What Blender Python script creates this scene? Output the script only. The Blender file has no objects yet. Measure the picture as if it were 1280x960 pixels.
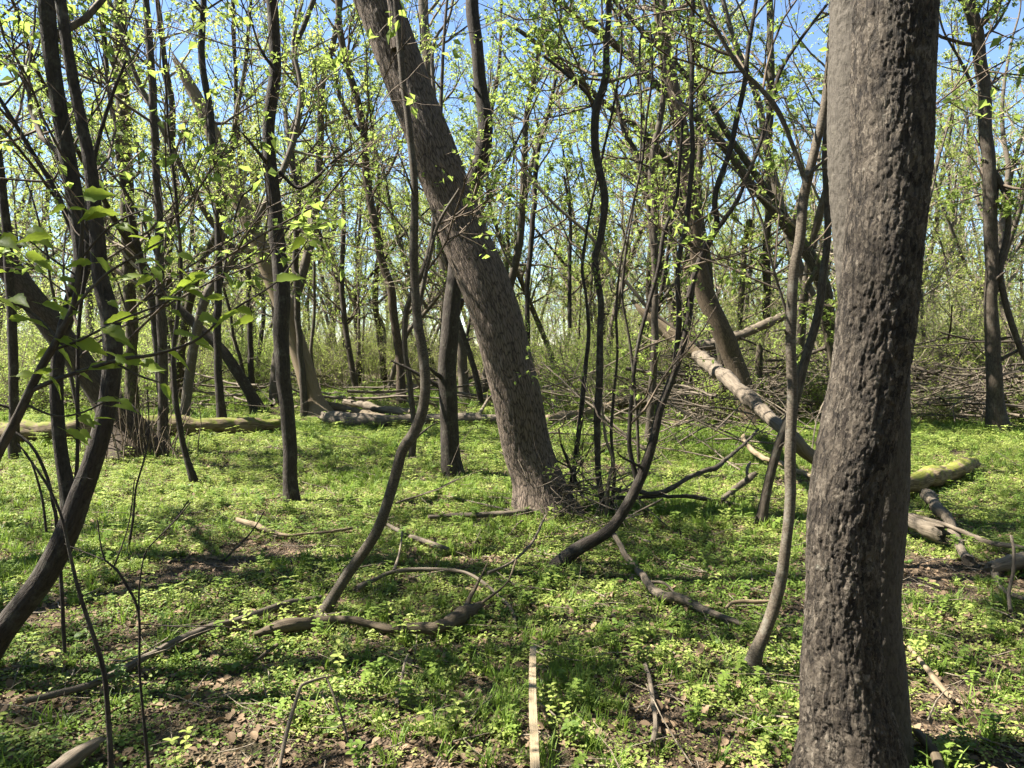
import bpy, math, random
import numpy as np
from mathutils import Vector

# ------------------------------------------------------------------ camera, sky, sun, exposure
SC = bpy.context.scene
COL = SC.collection
F_PX, HOR, CAM_H = 930.0, 430.0, 1.55          # focal length and horizon line in photo pixels, eye height
PITCH = math.atan((480 - HOR) / F_PX)
cam = bpy.data.cameras.new('camera')
cam.sensor_width = 36.0
cam.lens = 36.0 * F_PX / 1280.0
cam.clip_end = 2000
cam.clip_start = 0.05
cob = bpy.data.objects.new('camera', cam)
COL.objects.link(cob)
cob.location = (0, 0, CAM_H)
cob.rotation_euler = (math.pi / 2 - PITCH, 0, 0)
SC.camera = cob

SUN_AZ, SUN_EL = math.radians(-86), math.radians(52)     # from +Y, clockwise
world = bpy.data.worlds.new('World')
SC.world = world
world.use_nodes = True
wn = world.node_tree
sky = wn.nodes.new('ShaderNodeTexSky')
sky.sky_type = 'NISHITA'
sky.sun_disc = False
sky.sun_elevation = SUN_EL
sky.sun_rotation = SUN_AZ
sky.altitude = 1500
sky.air_density = 1.0
sky.dust_density = 0.1
sky.ozone_density = 2.6
wn.nodes['Background'].inputs[1].default_value = 0.055
wn.links.new(sky.outputs[0], wn.nodes['Background'].inputs[0])
sun = bpy.data.lights.new('sun', 'SUN')
sun.energy = 5.0
sun.angle = math.radians(0.53)
sun.color = (1.0, 0.95, 0.86)
sob = bpy.data.objects.new('sun', sun)
COL.objects.link(sob)
SDIR = Vector((math.sin(SUN_AZ) * math.cos(SUN_EL), math.cos(SUN_AZ) * math.cos(SUN_EL), math.sin(SUN_EL)))
sob.rotation_euler = SDIR.to_track_quat('Z', 'Y').to_euler()
sob.location = SDIR * 60
SC.view_settings.view_transform = 'Standard'
SC.view_settings.look = 'None'
SC.view_settings.exposure = 2.5
SC.view_settings.gamma = 1.0
SC.render.engine = 'CYCLES'
SC.cycles.use_denoising = True
SC.cycles.max_bounces = 4
SC.cycles.diffuse_bounces = 2
SC.cycles.use_adaptive_sampling = True
SC.cycles.adaptive_threshold = 0.025
SC.cycles.transmission_bounces = 3
SC.cycles.glossy_bounces = 2

RNG = np.random.default_rng(7)


# ------------------------------------------------------------------ numpy noise
def _hash(ix, iy, iz, k=0):
    h = (ix.astype(np.int64) * 374761393 + iy.astype(np.int64) * 668265263 + iz.astype(np.int64) * 2147483647 + k * 974711) & 0xffffffff
    h = ((h ^ (h >> 13)) * 1274126177) & 0xffffffff
    h = ((h ^ (h >> 16)) * 2246822519) & 0xffffffff
    return ((h ^ (h >> 15)) & 0xffffff) / float(0xffffff)


def vnoise(p, k=0):
    i = np.floor(p)
    f = p - i
    f = f * f * (3 - 2 * f)
    x, y, z = i[..., 0], i[..., 1], i[..., 2]
    r = 0
    for a in (0, 1):
        for b in (0, 1):
            for c in (0, 1):
                w = (f[..., 0] if a else 1 - f[..., 0]) * (f[..., 1] if b else 1 - f[..., 1]) * (f[..., 2] if c else 1 - f[..., 2])
                r = r + w * _hash(x + a, y + b, z + c, k)
    return r


def fbm(p, o=4, k=0):
    r, a, t = 0, 0.5, 0
    for j in range(o):
        r = r + a * vnoise(p * (2.03 ** j) + 17.3 * j, k + j)
        t += a
        a *= 0.5
    return r / t


def worley(p, k=0):
    i = np.floor(p)
    d1 = np.full(p.shape[:-1], 9.0)
    d2 = d1.copy()
    idv = d1.copy()
    for a in (-1, 0, 1):
        for b in (-1, 0, 1):
            for c in (-1, 0, 1):
                q = i + np.array([a, b, c])
                x, y, z = q[..., 0], q[..., 1], q[..., 2]
                o = np.stack([_hash(x, y, z, k + 1), _hash(x, y, z, k + 2), _hash(x, y, z, k + 3)], -1)
                d = np.linalg.norm(q + o - p, axis=-1)
                d2 = np.minimum(d2, np.maximum(d1, d))
                idv = np.where(d < d1, o[..., 0] * 0.7 + o[..., 2] * 0.3, idv)
                d1 = np.minimum(d1, d)
    return d1, d2, idv


def unit(v):
    return v / np.maximum(np.linalg.norm(v, axis=-1, keepdims=True), 1e-9)


# ------------------------------------------------------------------ the terrain and the photo's rays
def terrain(x, y):
    x = np.asarray(x, float)
    y = np.asarray(y, float)
    p = np.stack([x * 0.35, y * 0.35, np.zeros_like(x) + 3.1], -1)
    q = np.stack([x * 1.4, y * 1.4, np.zeros_like(x) + 8.1], -1)
    return (vnoise(p, 91) - 0.5) * 0.16 + (vnoise(q, 92) - 0.5) * 0.05


def at(px, py, Y):
    """the point a ray through photo pixel (px, py) reaches at Y metres ahead"""
    u, v = (px - 640) / F_PX, -(py - 480) / F_PX
    d = np.array([u, math.cos(PITCH) + v * math.sin(PITCH), -math.sin(PITCH) + v * math.cos(PITCH)])
    return np.array([0, 0, CAM_H]) + d * (Y / d[1])


def gdist(px, py, z=0.0):
    """how far ahead that ray meets the ground (plus z)"""
    Y = 5.0
    for _ in range(30):
        p = at(px, py, 1.0) - np.array([0, 0, CAM_H])
        q = p * Y
        zt = float(terrain(q[0], Y)) + z
        Y = (zt - CAM_H) / p[2] if p[2] < -0.004 else 40
        Y = min(max(Y, 0.5), 60)
    return Y


# ------------------------------------------------------------------ mesh building
class Geo:
    def __init__(s):
        s.V, s.Q, s.T, s.A, s.mq, s.mt, s.n = [], [], [], [], [], [], 0

    def add(s, V, Q=None, T=None, A=None, m=0):
        V = np.asarray(V, float).reshape(-1, 3)
        s.V.append(V)
        s.A.append(np.asarray(A, float).reshape(-1, 3) if A is not None else V.copy())
        if Q is not None and len(Q):
            s.Q.append(np.asarray(Q) + s.n)
            s.mq.append(np.full(len(Q), m))
        if T is not None and len(T):
            s.T.append(np.asarray(T) + s.n)
            s.mt.append(np.full(len(T), m))
        s.n += len(V)
        return s

    def mesh(s, name, mats, origin=(0, 0, 0), smooth=True):
        V = np.concatenate(s.V) - np.asarray(origin)
        A = np.concatenate(s.A)
        Q = np.concatenate(s.Q) if s.Q else np.zeros((0, 4), int)
        T = np.concatenate(s.T) if s.T else np.zeros((0, 3), int)
        m = bpy.data.meshes.new(name)
        m.vertices.add(len(V))
        m.vertices.foreach_set('co', V.astype(np.float32).ravel())
        nl = len(Q) * 4 + len(T) * 3
        m.loops.add(nl)
        m.loops.foreach_set('vertex_index', np.concatenate([Q.ravel(), T.ravel()]).astype(np.int32))
        m.polygons.add(len(Q) + len(T))
        st = np.concatenate([np.arange(len(Q)) * 4, len(Q) * 4 + np.arange(len(T)) * 3])
        m.polygons.foreach_set('loop_start', st.astype(np.int32))
        m.polygons.foreach_set('material_index', np.concatenate(s.mq + s.mt).astype(np.int32))
        m.polygons.foreach_set('use_smooth', np.full(len(Q) + len(T), smooth))
        for x in (mats if isinstance(mats, (list, tuple)) else [mats]):
            m.materials.append(x)
        a = m.attributes.new('bark', 'FLOAT_VECTOR', 'POINT')
        a.data.foreach_set('vector', A.astype(np.float32).ravel())
        m.update(calc_edges=True)
        return m

    def build(s, name, mats, parent=None, origin=(0, 0, 0), smooth=True):
        o = bpy.data.objects.new(name, s.mesh(name, mats, origin, smooth))
        COL.objects.link(o)
        if parent is not None:
            o.parent = parent
        else:
            o.location = origin
        return o


def tag(o, label, cat, group=None):
    o['label'] = label
    o['category'] = cat
    if group:
        o['group'] = group
    return o


def thing(name, label, cat, loc, group=None):
    o = bpy.data.objects.new(name, None)
    COL.objects.link(o)
    o.empty_display_size = 0.2
    o.location = loc
    return tag(o, label, cat, group)


def smooth_line(P, step):
    """Catmull-Rom through rows of P (x, y, z, radius), about one sample per step metres"""
    P = np.asarray(P, float)
    if len(P) < 2:
        return P
    E = np.vstack([2 * P[0] - P[1], P, 2 * P[-1] - P[-2]])
    out = []
    for i in range(1, len(E) - 2):
        a, b, c, d = E[i - 1], E[i], E[i + 1], E[i + 2]
        n = max(1, int(np.linalg.norm(c[:3] - b[:3]) / step))
        t = (np.arange(n) / n)[:, None]
        out.append(0.5 * (2 * b + (c - a) * t + (2 * a - 5 * b + 4 * c - d) * t ** 2 + (3 * b - a - 3 * c + d) * t ** 3))
    out.append(P[-1:])
    R = np.vstack(out)
    R[:, 3] = np.clip(R[:, 3], P[:, 3].min() * 0.9, P[:, 3].max() * 1.05)
    return R


def tube(P, sides=12, disp=None, cap=True, seed=0.0, jag=0.0):
    """one tube along rows (x, y, z, r); disp(coords, theta, s) gives a radial offset; returns V, Q, T, A"""
    P = np.asarray(P, float)
    n = len(P)
    C, R = P[:, :3], P[:, 3]
    Tn = unit(np.gradient(C, axis=0))
    chord = unit(C[-1] - C[0] + 1e-6)
    ref = np.array([1.0, 0, 0]) if abs(chord[0]) < 0.75 else np.array([0, 0, 1.0])
    N = np.zeros((n, 3))
    v = ref
    for i in range(n):
        v = v - Tn[i] * np.dot(v, Tn[i])
        v = v / max(np.linalg.norm(v), 1e-9)
        N[i] = v
    B = np.cross(Tn, N)
    s = np.concatenate([[0], np.cumsum(np.linalg.norm(np.diff(C, axis=0), axis=1))])
    th = np.arange(sides) * 2 * np.pi / sides
    ct, sn = np.cos(th), np.sin(th)
    A = np.stack([R[:, None] * ct, R[:, None] * sn, np.repeat(s[:, None], sides, 1)], -1) + np.array([seed * 3.7, seed * 1.3, seed * 7.1])
    rr = np.repeat(R[:, None], sides, 1)
    if disp is not None:
        rr = rr + disp(A, np.repeat(th[None], n, 0), np.repeat(s[:, None], sides, 1), rr)
    V = C[:, None] + rr[..., None] * (ct[None, :, None] * N[:, None] + sn[None, :, None] * B[:, None])
    i = np.arange(n - 1)[:, None] * sides
    j = np.arange(sides)[None]
    k = (j + 1) % sides
    Q = np.stack([i + j, i + k, i + k + sides, i + j + sides], -1).reshape(-1, 4)
    V = V.reshape(-1, 3)
    A = A.reshape(-1, 3)
    T = None
    if cap:
        if jag > 0:
            jr = np.random.default_rng(int(seed * 10) + n)
            V[:sides] -= Tn[0] * (jr.random((sides, 1)) ** 2 * R[0] * jag)
            V[-sides:] += Tn[-1] * (jr.random((sides, 1)) ** 2 * R[-1] * jag)
        b0 = len(V)
        V = np.vstack([V, V[:sides], V[-sides:]])
        A = np.vstack([A, A[:sides] * 1.7, A[-sides:] * 1.7])
        c0, c1 = len(V), len(V) + 1
        V = np.vstack([V, C[0] - Tn[0] * R[0] * 0.1, C[-1] + Tn[-1] * R[-1] * 0.15])
        A = np.vstack([A, A[:sides].mean(0), A[b0 - sides:b0].mean(0)])
        jj = np.arange(sides) + b0
        kk = (np.arange(sides) + 1) % sides + b0
        e = sides
        T = np.vstack([np.stack([np.full(sides, c0), kk, jj], -1), np.stack([np.full(sides, c1), e + jj, e + kk], -1)])
    return V, Q, T, A


def tubes(P, R, sides=3):
    """a batch of thin tubes: P (B, n, 3), R (B, n)"""
    Bn, n, _ = P.shape
    Tn = unit(np.gradient(P, axis=1))
    ch = unit(P[:, -1] - P[:, 0])
    ref = np.where(np.abs(ch[:, 2:3]) < 0.8, np.array([[0, 0, 1.0]]), np.array([[1.0, 0, 0]]))
    N = unit(ref[:, None] - Tn * (Tn * ref[:, None]).sum(-1, keepdims=True))
    B = np.cross(Tn, N)
    th = np.arange(sides) * 2 * np.pi / sides
    V = P[:, :, None] + R[:, :, None, None] * (np.cos(th)[:, None] * N[:, :, None] + np.sin(th)[:, None] * B[:, :, None])
    b = (np.arange(Bn) * n * sides)[:, None, None]
    i = (np.arange(n - 1) * sides)[None, :, None]
    j = np.arange(sides)[None, None]
    k = (j + 1) % sides
    Q = np.stack([b + i + j, b + i + k, b + i + k + sides, b + i + j + sides], -1).reshape(-1, 4)
    V = V.reshape(-1, 3)
    return V, Q, None, V * 1.0


def curves(S, D, L, n, wander, up, rng):
    P = np.zeros((len(S), n, 3))
    P[:, 0] = S
    d = unit(D)
    st = (L / (n - 1))[:, None]
    for i in range(1, n):
        d = unit(d + rng.normal(0, wander, d.shape) + np.array([0, 0, up]))
        P[:, i] = P[:, i - 1] + d * st
    return P


def spawn(P, R, per, t0, t1, ang, rng, bias=1.0):
    """starts for children along parents: positions, directions, radii, parent parameter"""
    Bn, n, _ = P.shape
    t = t0 + (t1 - t0) * rng.random((Bn, per)) ** bias
    x = t * (n - 1)
    i = np.minimum(x.astype(int), n - 2)
    f = (x - i)[..., None]
    b = np.arange(Bn)[:, None]
    S = P[b, i] * (1 - f) + P[b, i + 1] * f
    T = unit(P[b, i + 1] - P[b, i])
    r = R[b, i] * (1 - f[..., 0]) + R[b, i + 1] * f[..., 0]
    w = rng.normal(0, 1, T.shape)
    w = unit(w - T * (w * T).sum(-1, keepdims=True))
    a = ang * (0.7 + 0.6 * rng.random((Bn, per, 1)))
    D = T * np.cos(a) + w * np.sin(a)
    return S.reshape(-1, 3), D.reshape(-1, 3), r.ravel(), t.ravel()


def leaf_cloud(C, size, rng, droop=0.35, wide=0.30):
    """folded leaf blades at points C"""
    n = len(C)
    D = unit(rng.normal(0, 1, (n, 3)) * np.array([1, 1, 0.6]) - np.array([0, 0, droop]))
    U = unit(rng.normal(0, 0.5, (n, 3)) + np.array([0, 0, 1.0]))
    S = unit(np.cross(D, U))
    U = np.cross(S, D)
    s = (0.72 * size * (0.55 + 0.9 * rng.random(n)))[:, None]
    w = wide * (0.8 + 0.4 * rng.random((n, 1)))
    V = np.stack([C, C + D * s * 0.42 + S * s * w + U * s * 0.09, C + D * s - U * s * 0.08, C + D * s * 0.42 - S * s * w + U * s * 0.09], 1)
    b = (np.arange(n) * 4)[:, None]
    T = np.concatenate([b + np.array([0, 2, 1]), b + np.array([0, 3, 2])])
    return V.reshape(-1, 3), None, T, None


# ------------------------------------------------------------------ materials
def mat_new(name):
    m = bpy.data.materials.new(name)
    m.use_nodes = True
    nt = m.node_tree
    for x in list(nt.nodes):
        nt.nodes.remove(x)
    out = nt.nodes.new('ShaderNodeOutputMaterial')
    return m, nt, out


def node(nt, t, **kw):
    x = nt.nodes.new(t)
    for k, v in kw.items():
        if k.startswith('i_'):
            x.inputs[k[2:].replace('_', ' ')].default_value = v
        else:
            setattr(x, k, v)
    return x


def ramp(nt, fac, stops):
    r = nt.nodes.new('ShaderNodeValToRGB')
    el = r.color_ramp.elements
    while len(el) < len(stops):
        el.new(0.5)
    for e, (p, c) in zip(el, stops):
        e.position = p
        e.color = (*c, 1)
    nt.links.new(fac, r.inputs[0])
    return r.outputs[0]


def bark_mat(name, dark, mid, light, scale=40.0, stretch=0.22, bump=0.6, dist=0.012, moss=0.0, lichen=0.25, crackw=0.45, mosscol=(0.07, 0.09, 0.015), lichcol=None):
    m, nt, out = mat_new(name)
    L = nt.links.new
    at_ = node(nt, 'ShaderNodeAttribute', attribute_name='bark')
    mp = node(nt, 'ShaderNodeMapping')
    mp.inputs['Scale'].default_value = (scale, scale, scale * stretch)
    L(at_.outputs['Vector'], mp.inputs['Vector'])
    n1 = node(nt, 'ShaderNodeTexNoise', i_Scale=1.0, i_Detail=7.0, i_Roughness=0.62, i_Distortion=0.6)
    L(mp.outputs[0], n1.inputs['Vector'])
    vo = node(nt, 'ShaderNodeTexVoronoi', feature='DISTANCE_TO_EDGE', i_Scale=0.75)
    wv = node(nt, 'ShaderNodeVectorMath', operation='ADD')
    L(mp.outputs[0], wv.inputs[0])
    L(n1.outputs['Color'], wv.inputs[1])
    L(wv.outputs[0], vo.inputs['Vector'])
    crack = node(nt, 'ShaderNodeMapRange')
    crack.inputs['From Max'].default_value = 0.22
    L(vo.outputs['Distance'], crack.inputs['Value'])
    h = node(nt, 'ShaderNodeMath', operation='MULTIPLY_ADD')
    L(crack.outputs[0], h.inputs[0])
    h.inputs[1].default_value = crackw
    L(n1.outputs['Fac'], h.inputs[2])
    nf = node(nt, 'ShaderNodeTexNoise', i_Scale=scale * 2.6, i_Detail=3.0)
    L(at_.outputs['Vector'], nf.inputs['Vector'])
    h2 = node(nt, 'ShaderNodeMath', operation='MULTIPLY_ADD')
    L(nf.outputs['Fac'], h2.inputs[0])
    h2.inputs[1].default_value = 0.18
    L(h.outputs[0], h2.inputs[2])
    c = ramp(nt, h2.outputs[0], [(0.30 + (crackw - 0.45) * 0.3, dark), (0.62 + (crackw - 0.45) * 0.5, mid), (0.98 + (crackw - 0.45) * 0.75, light)])
    # lichen and weathering in broad patches
    n2 = node(nt, 'ShaderNodeTexNoise', i_Scale=9.0, i_Detail=9.0, i_Roughness=0.75)
    L(at_.outputs['Vector'], n2.inputs['Vector'])
    lr = ramp(nt, n2.outputs['Fac'], [(0.52, (0, 0, 0)), (0.66, (lichen,) * 3)])
    mx = node(nt, 'ShaderNodeMix', data_type='RGBA')
    L(lr, mx.inputs['Factor'])
    L(c, mx.inputs['A'])
    mx.inputs['B'].default_value = (*(lichcol or (light[0] * 1.25, light[1] * 1.3, light[2] * 1.2)), 1)
    col = mx.outputs['Result']
    if moss > 0:
        geo = node(nt, 'ShaderNodeNewGeometry')
        sp = node(nt, 'ShaderNodeSeparateXYZ')
        L(geo.outputs['Normal'], sp.inputs[0])
        n3 = node(nt, 'ShaderNodeTexNoise', i_Scale=9.0, i_Detail=5.0)
        L(at_.outputs['Vector'], n3.inputs['Vector'])
        ad = node(nt, 'ShaderNodeMath', operation='MULTIPLY_ADD')
        L(sp.outputs[2], ad.inputs[0])
        ad.inputs[1].default_value = 0.22
        L(n3.outputs['Fac'], ad.inputs[2])
        mr = ramp(nt, ad.outputs[0], [(0.68 - moss * 0.28, (0, 0, 0)), (0.78 - moss * 0.25, (0.9, 0.9, 0.9))])
        mx2 = node(nt, 'ShaderNodeMix', data_type='RGBA')
        L(mr, mx2.inputs['Factor'])
        L(col, mx2.inputs['A'])
        mx2.inputs['B'].default_value = (*mosscol, 1)
        col = mx2.outputs['Result']
    oi = node(nt, 'ShaderNodeObjectInfo')
    hs = node(nt, 'ShaderNodeHueSaturation')
    mr = node(nt, 'ShaderNodeMapRange')
    mr.inputs['To Min'].default_value = 0.82
    mr.inputs['To Max'].default_value = 1.18
    L(oi.outputs['Random'], mr.inputs['Value'])
    L(mr.outputs[0], hs.inputs['Value'])
    L(col, hs.inputs['Color'])
    b = node(nt, 'ShaderNodeBsdfPrincipled', i_Roughness=0.88)
    b.inputs['Specular IOR Level'].default_value = 0.25
    L(hs.outputs[0], b.inputs['Base Color'])
    bp = node(nt, 'ShaderNodeBump', i_Strength=bump, i_Distance=dist)
    L(h2.outputs[0], bp.inputs['Height'])
    L(bp.outputs[0], b.inputs['Normal'])
    L(b.outputs[0], out.inputs[0])
    return m


def flaky_mat(name):
    """flaky scaled bark: small plates of differing tone, fissures, lichen flecks"""
    m, nt, out = mat_new(name)
    L = nt.links.new
    at_ = node(nt, 'ShaderNodeAttribute', attribute_name='bark')
    nw = node(nt, 'ShaderNodeTexNoise', i_Scale=45.0, i_Detail=4.0)
    L(at_.outputs['Vector'], nw.inputs['Vector'])
    sc_ = node(nt, 'ShaderNodeVectorMath', operation='SCALE')
    sc_.inputs['Scale'].default_value = 0.035
    L(nw.outputs['Color'], sc_.inputs[0])
    ad = node(nt, 'ShaderNodeVectorMath', operation='ADD')
    L(at_.outputs['Vector'], ad.inputs[0])
    L(sc_.outputs[0], ad.inputs[1])
    mp = node(nt, 'ShaderNodeMapping')
    mp.inputs['Scale'].default_value = (1, 1, 0.4)
    L(ad.outputs[0], mp.inputs['Vector'])
    v1 = node(nt, 'ShaderNodeTexVoronoi', i_Scale=85.0)
    L(mp.outputs[0], v1.inputs['Vector'])
    v2 = node(nt, 'ShaderNodeTexVoronoi', i_Scale=210.0)
    L(mp.outputs[0], v2.inputs['Vector'])
    s1 = node(nt, 'ShaderNodeSeparateColor')
    L(v1.outputs['Color'], s1.inputs[0])
    s2 = node(nt, 'ShaderNodeSeparateColor')
    L(v2.outputs['Color'], s2.inputs[0])
    mf = node(nt, 'ShaderNodeMapping')
    mf.inputs['Scale'].default_value = (26, 26, 5)
    L(at_.outputs['Vector'], mf.inputs['Vector'])
    nf = node(nt, 'ShaderNodeTexNoise', i_Scale=1.0, i_Detail=6.0, i_Roughness=0.6)
    L(mf.outputs[0], nf.inputs['Vector'])
    fis = ramp(nt, nf.outputs['Fac'], [(0.46, (1, 1, 1)), (0.495, (0, 0, 0)), (0.53, (1, 1, 1))])
    nb = node(nt, 'ShaderNodeTexNoise', i_Scale=7.0, i_Detail=8.0, i_Roughness=0.7)
    L(at_.outputs['Vector'], nb.inputs['Vector'])

    def madd(a, k, b):
        x = node(nt, 'ShaderNodeMath', operation='MULTIPLY_ADD')
        L(a, x.inputs[0])
        x.inputs[1].default_value = k
        if isinstance(b, float):
            x.inputs[2].default_value = b
        else:
            L(b, x.inputs[2])
        return x.outputs[0]
    nz = node(nt, 'ShaderNodeTexNoise', i_Scale=160.0, i_Detail=6.0, i_Roughness=0.75)
    L(mp.outputs[0], nz.inputs['Vector'])
    h = madd(nz.outputs['Fac'], 0.5, madd(s1.outputs[0], 0.32, madd(s2.outputs[1], 0.2, madd(fis, 0.5, 0.0))))
    tone = madd(s1.outputs[0], 0.38, madd(s2.outputs[1], 0.22, madd(nb.outputs['Fac'], 0.75, -0.15)))
    c = ramp(nt, tone, [(0.24, (0.014, 0.010, 0.007)), (0.5, (0.050, 0.039, 0.028)), (0.70, (0.092, 0.075, 0.056)), (0.92, (0.18, 0.15, 0.115))])
    mx = node(nt, 'ShaderNodeMix', data_type='RGBA', blend_type='MULTIPLY')
    mx.inputs['Factor'].default_value = 0.4
    L(c, mx.inputs['A'])
    L(fis, mx.inputs['B'])
    # pale lichen flecks and a few ochre ones
    nl = node(nt, 'ShaderNodeTexNoise', i_Scale=34.0, i_Detail=5.0, i_Roughness=0.7)
    L(at_.outputs['Vector'], nl.inputs['Vector'])
    lm = node(nt, 'ShaderNodeMath', operation='MULTIPLY')
    L(nl.outputs['Fac'], lm.inputs[0])
    L(nb.outputs['Fac'], lm.inputs[1])
    lf = ramp(nt, lm.outputs[0], [(0.37, (0, 0, 0)), (0.44, (0.7, 0.7, 0.7))])
    mx2 = node(nt, 'ShaderNodeMix', data_type='RGBA')
    L(lf, mx2.inputs['Factor'])
    L(mx.outputs['Result'], mx2.inputs['A'])
    mx2.inputs['B'].default_value = (0.20, 0.19, 0.15, 1)
    b = node(nt, 'ShaderNodeBsdfPrincipled', i_Roughness=0.85)
    b.inputs['Specular IOR Level'].default_value = 0.25
    L(mx2.outputs['Result'], b.inputs['Base Color'])
    bp = node(nt, 'ShaderNodeBump', i_Strength=1.0, i_Distance=0.016)
    L(h, bp.inputs['Height'])
    L(bp.outputs[0], b.inputs['Normal'])
    L(b.outputs[0], out.inputs[0])
    return m


def leaf_mat(name, c1, c2, trans=0.5, tcol=(0.30, 0.42, 0.04), rough=0.5):
    m, nt, out = mat_new(name)
    L = nt.links.new
    g = node(nt, 'ShaderNodeNewGeometry')
    oi = node(nt, 'ShaderNodeObjectInfo')
    ad = node(nt, 'ShaderNodeMath', operation='MULTIPLY_ADD')
    L(oi.outputs['Random'], ad.inputs[0])
    ad.inputs[1].default_value = 0.5
    ml = node(nt, 'ShaderNodeMath', operation='MULTIPLY')
    L(g.outputs['Random Per Island'], ml.inputs[0])
    ml.inputs[1].default_value = 0.5
    L(ml.outputs[0], ad.inputs[2])
    c = ramp(nt, ad.outputs[0], [(0.1, c1), (0.9, c2)])
    p = node(nt, 'ShaderNodeBsdfPrincipled', i_Roughness=rough)
    p.inputs['Specular IOR Level'].default_value = 0.15
    L(c, p.inputs['Base Color'])
    t = node(nt, 'ShaderNodeBsdfTranslucent')
    mx0 = node(nt, 'ShaderNodeMix', data_type='RGBA')
    mx0.inputs['Factor'].default_value = 0.6
    L(c, mx0.inputs['A'])
    mx0.inputs['B'].default_value = (*tcol, 1)
    L(mx0.outputs['Result'], t.inputs['Color'])
    mx = node(nt, 'ShaderNodeMixShader')
    mx.inputs[0].default_value = trans
    L(p.outputs[0], mx.inputs[1])
    L(t.outputs[0], mx.inputs[2])
    L(mx.outputs[0], out.inputs[0])
    return m


def wood_mat(name, dark, mid, light, scale=60.0, stretch=0.06, moss=0.0):
    return bark_mat(name, dark, mid, light, scale, stretch, 0.8, 0.006, moss, 0.3, crackw=0.12)


M = {}
M['rough'] = flaky_mat('flaky_scaled_bark')
M['ridged'] = bark_mat('ridged_furrowed_bark', (0.0113, 0.0081, 0.0058), (0.0535, 0.0394, 0.0286), (0.1200, 0.0909, 0.0675), 66, 0.2, 0.9, 0.010, lichen=0.12, crackw=0.6)
M['dark'] = bark_mat('dark_bark', (0.0049, 0.0039, 0.0025), (0.0164, 0.0124, 0.0090), (0.0389, 0.0300, 0.0224), 70, 0.28, 0.8, 0.010, lichen=0.75, lichcol=(0.085, 0.078, 0.058), crackw=0.15)
M['grey'] = bark_mat('grey_brown_bark', (0.0080, 0.0060, 0.0039), (0.0270, 0.0203, 0.0139), (0.0570, 0.0447, 0.0321), 55, 0.25, 0.6, 0.008, lichen=0.75, lichcol=(0.085, 0.078, 0.058), crackw=0.25)
M['brown'] = bark_mat('smooth_brown_bark', (0.0143, 0.0094, 0.0053), (0.0411, 0.0289, 0.0176), (0.0715, 0.0521, 0.0330), 45, 0.3, 0.4, 0.006, lichen=0.15)
M['stemgrey'] = bark_mat('dim_grey_bark', (0.0144, 0.0112, 0.0078), (0.0405, 0.0335, 0.0255), (0.0765, 0.0651, 0.0510), 80, 0.5, 0.8, 0.008, lichen=0.3, crackw=0.1)
M['smooth'] = bark_mat('smooth_grey_bark', (0.0163, 0.0121, 0.0082), (0.0487, 0.0379, 0.0264), (0.0880, 0.0710, 0.0505), 70, 1.5, 0.25, 0.004, lichen=0.8, lichcol=(0.13, 0.12, 0.095))
M['mossy'] = bark_mat('mossy_bark', (0.0086, 0.0068, 0.0040), (0.0329, 0.0254, 0.0152), (0.0657, 0.0520, 0.0334), 50, 0.25, 0.6, 0.01, moss=0.45, lichen=0.2)
M['pale'] = wood_mat('pale_bare_wood', (0.0466, 0.0306, 0.0156), (0.1181, 0.0832, 0.0468), (0.1790, 0.1359, 0.0843))
M['dead'] = wood_mat('weathered_dead_wood', (0.0143, 0.0104, 0.0070), (0.0541, 0.0413, 0.0279), (0.1147, 0.0920, 0.0660))
M['deadmoss'] = bark_mat('mossy_dead_wood', (0.0211, 0.0151, 0.0080), (0.0790, 0.0566, 0.0318), (0.1580, 0.1179, 0.0676), 50, 0.08, 0.4, 0.006, moss=0.32, mosscol=(0.11, 0.12, 0.015))
M['rot'] = wood_mat('rotten_red_brown_wood', (0.0106, 0.0078, 0.0049), (0.0398, 0.0281, 0.0170), (0.0902, 0.0684, 0.0424))
M['twig'] = bark_mat('twig_bark', (0.0202, 0.0148, 0.0095), (0.0593, 0.0425, 0.0290), (0.1141, 0.0861, 0.0594), 40, 0.3, 0.0, 0.001)
M['twigpale'] = bark_mat('pale_twig_bark', (0.0492, 0.0389, 0.0271), (0.1229, 0.0972, 0.0678), (0.2130, 0.1749, 0.1250), 40, 0.3, 0.0, 0.001)
M['lath'] = wood_mat('fresh_lath_wood', (0.1358, 0.0942, 0.0482), (0.2105, 0.1570, 0.0906), (0.2546, 0.2010, 0.1274), 90, 0.03)
M['leaf'] = leaf_mat('spring_leaf', (0.12, 0.17, 0.028), (0.24, 0.305, 0.07), 0.55, (0.38, 0.49, 0.10))
M['leafy'] = leaf_mat('yellow_spring_leaf', (0.18, 0.225, 0.038), (0.31, 0.35, 0.09), 0.55, (0.46, 0.53, 0.13))
M['leafd'] = leaf_mat('mid_green_leaf', (0.09, 0.15, 0.02), (0.19, 0.25, 0.035), 0.5, (0.30, 0.42, 0.04))
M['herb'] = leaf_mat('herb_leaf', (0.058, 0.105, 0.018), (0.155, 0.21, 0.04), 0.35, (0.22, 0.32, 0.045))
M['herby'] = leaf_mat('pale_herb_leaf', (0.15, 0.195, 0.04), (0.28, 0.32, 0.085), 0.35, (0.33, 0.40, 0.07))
M['blade'] = leaf_mat('grass_blade', (0.07, 0.125, 0.02), (0.17, 0.235, 0.04), 0.35, (0.24, 0.36, 0.045))
M['litter'] = leaf_mat('fallen_leaf', (0.05, 0.032, 0.018), (0.22, 0.155, 0.095), 0.1, (0.3, 0.2, 0.1), 0.8)


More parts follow.
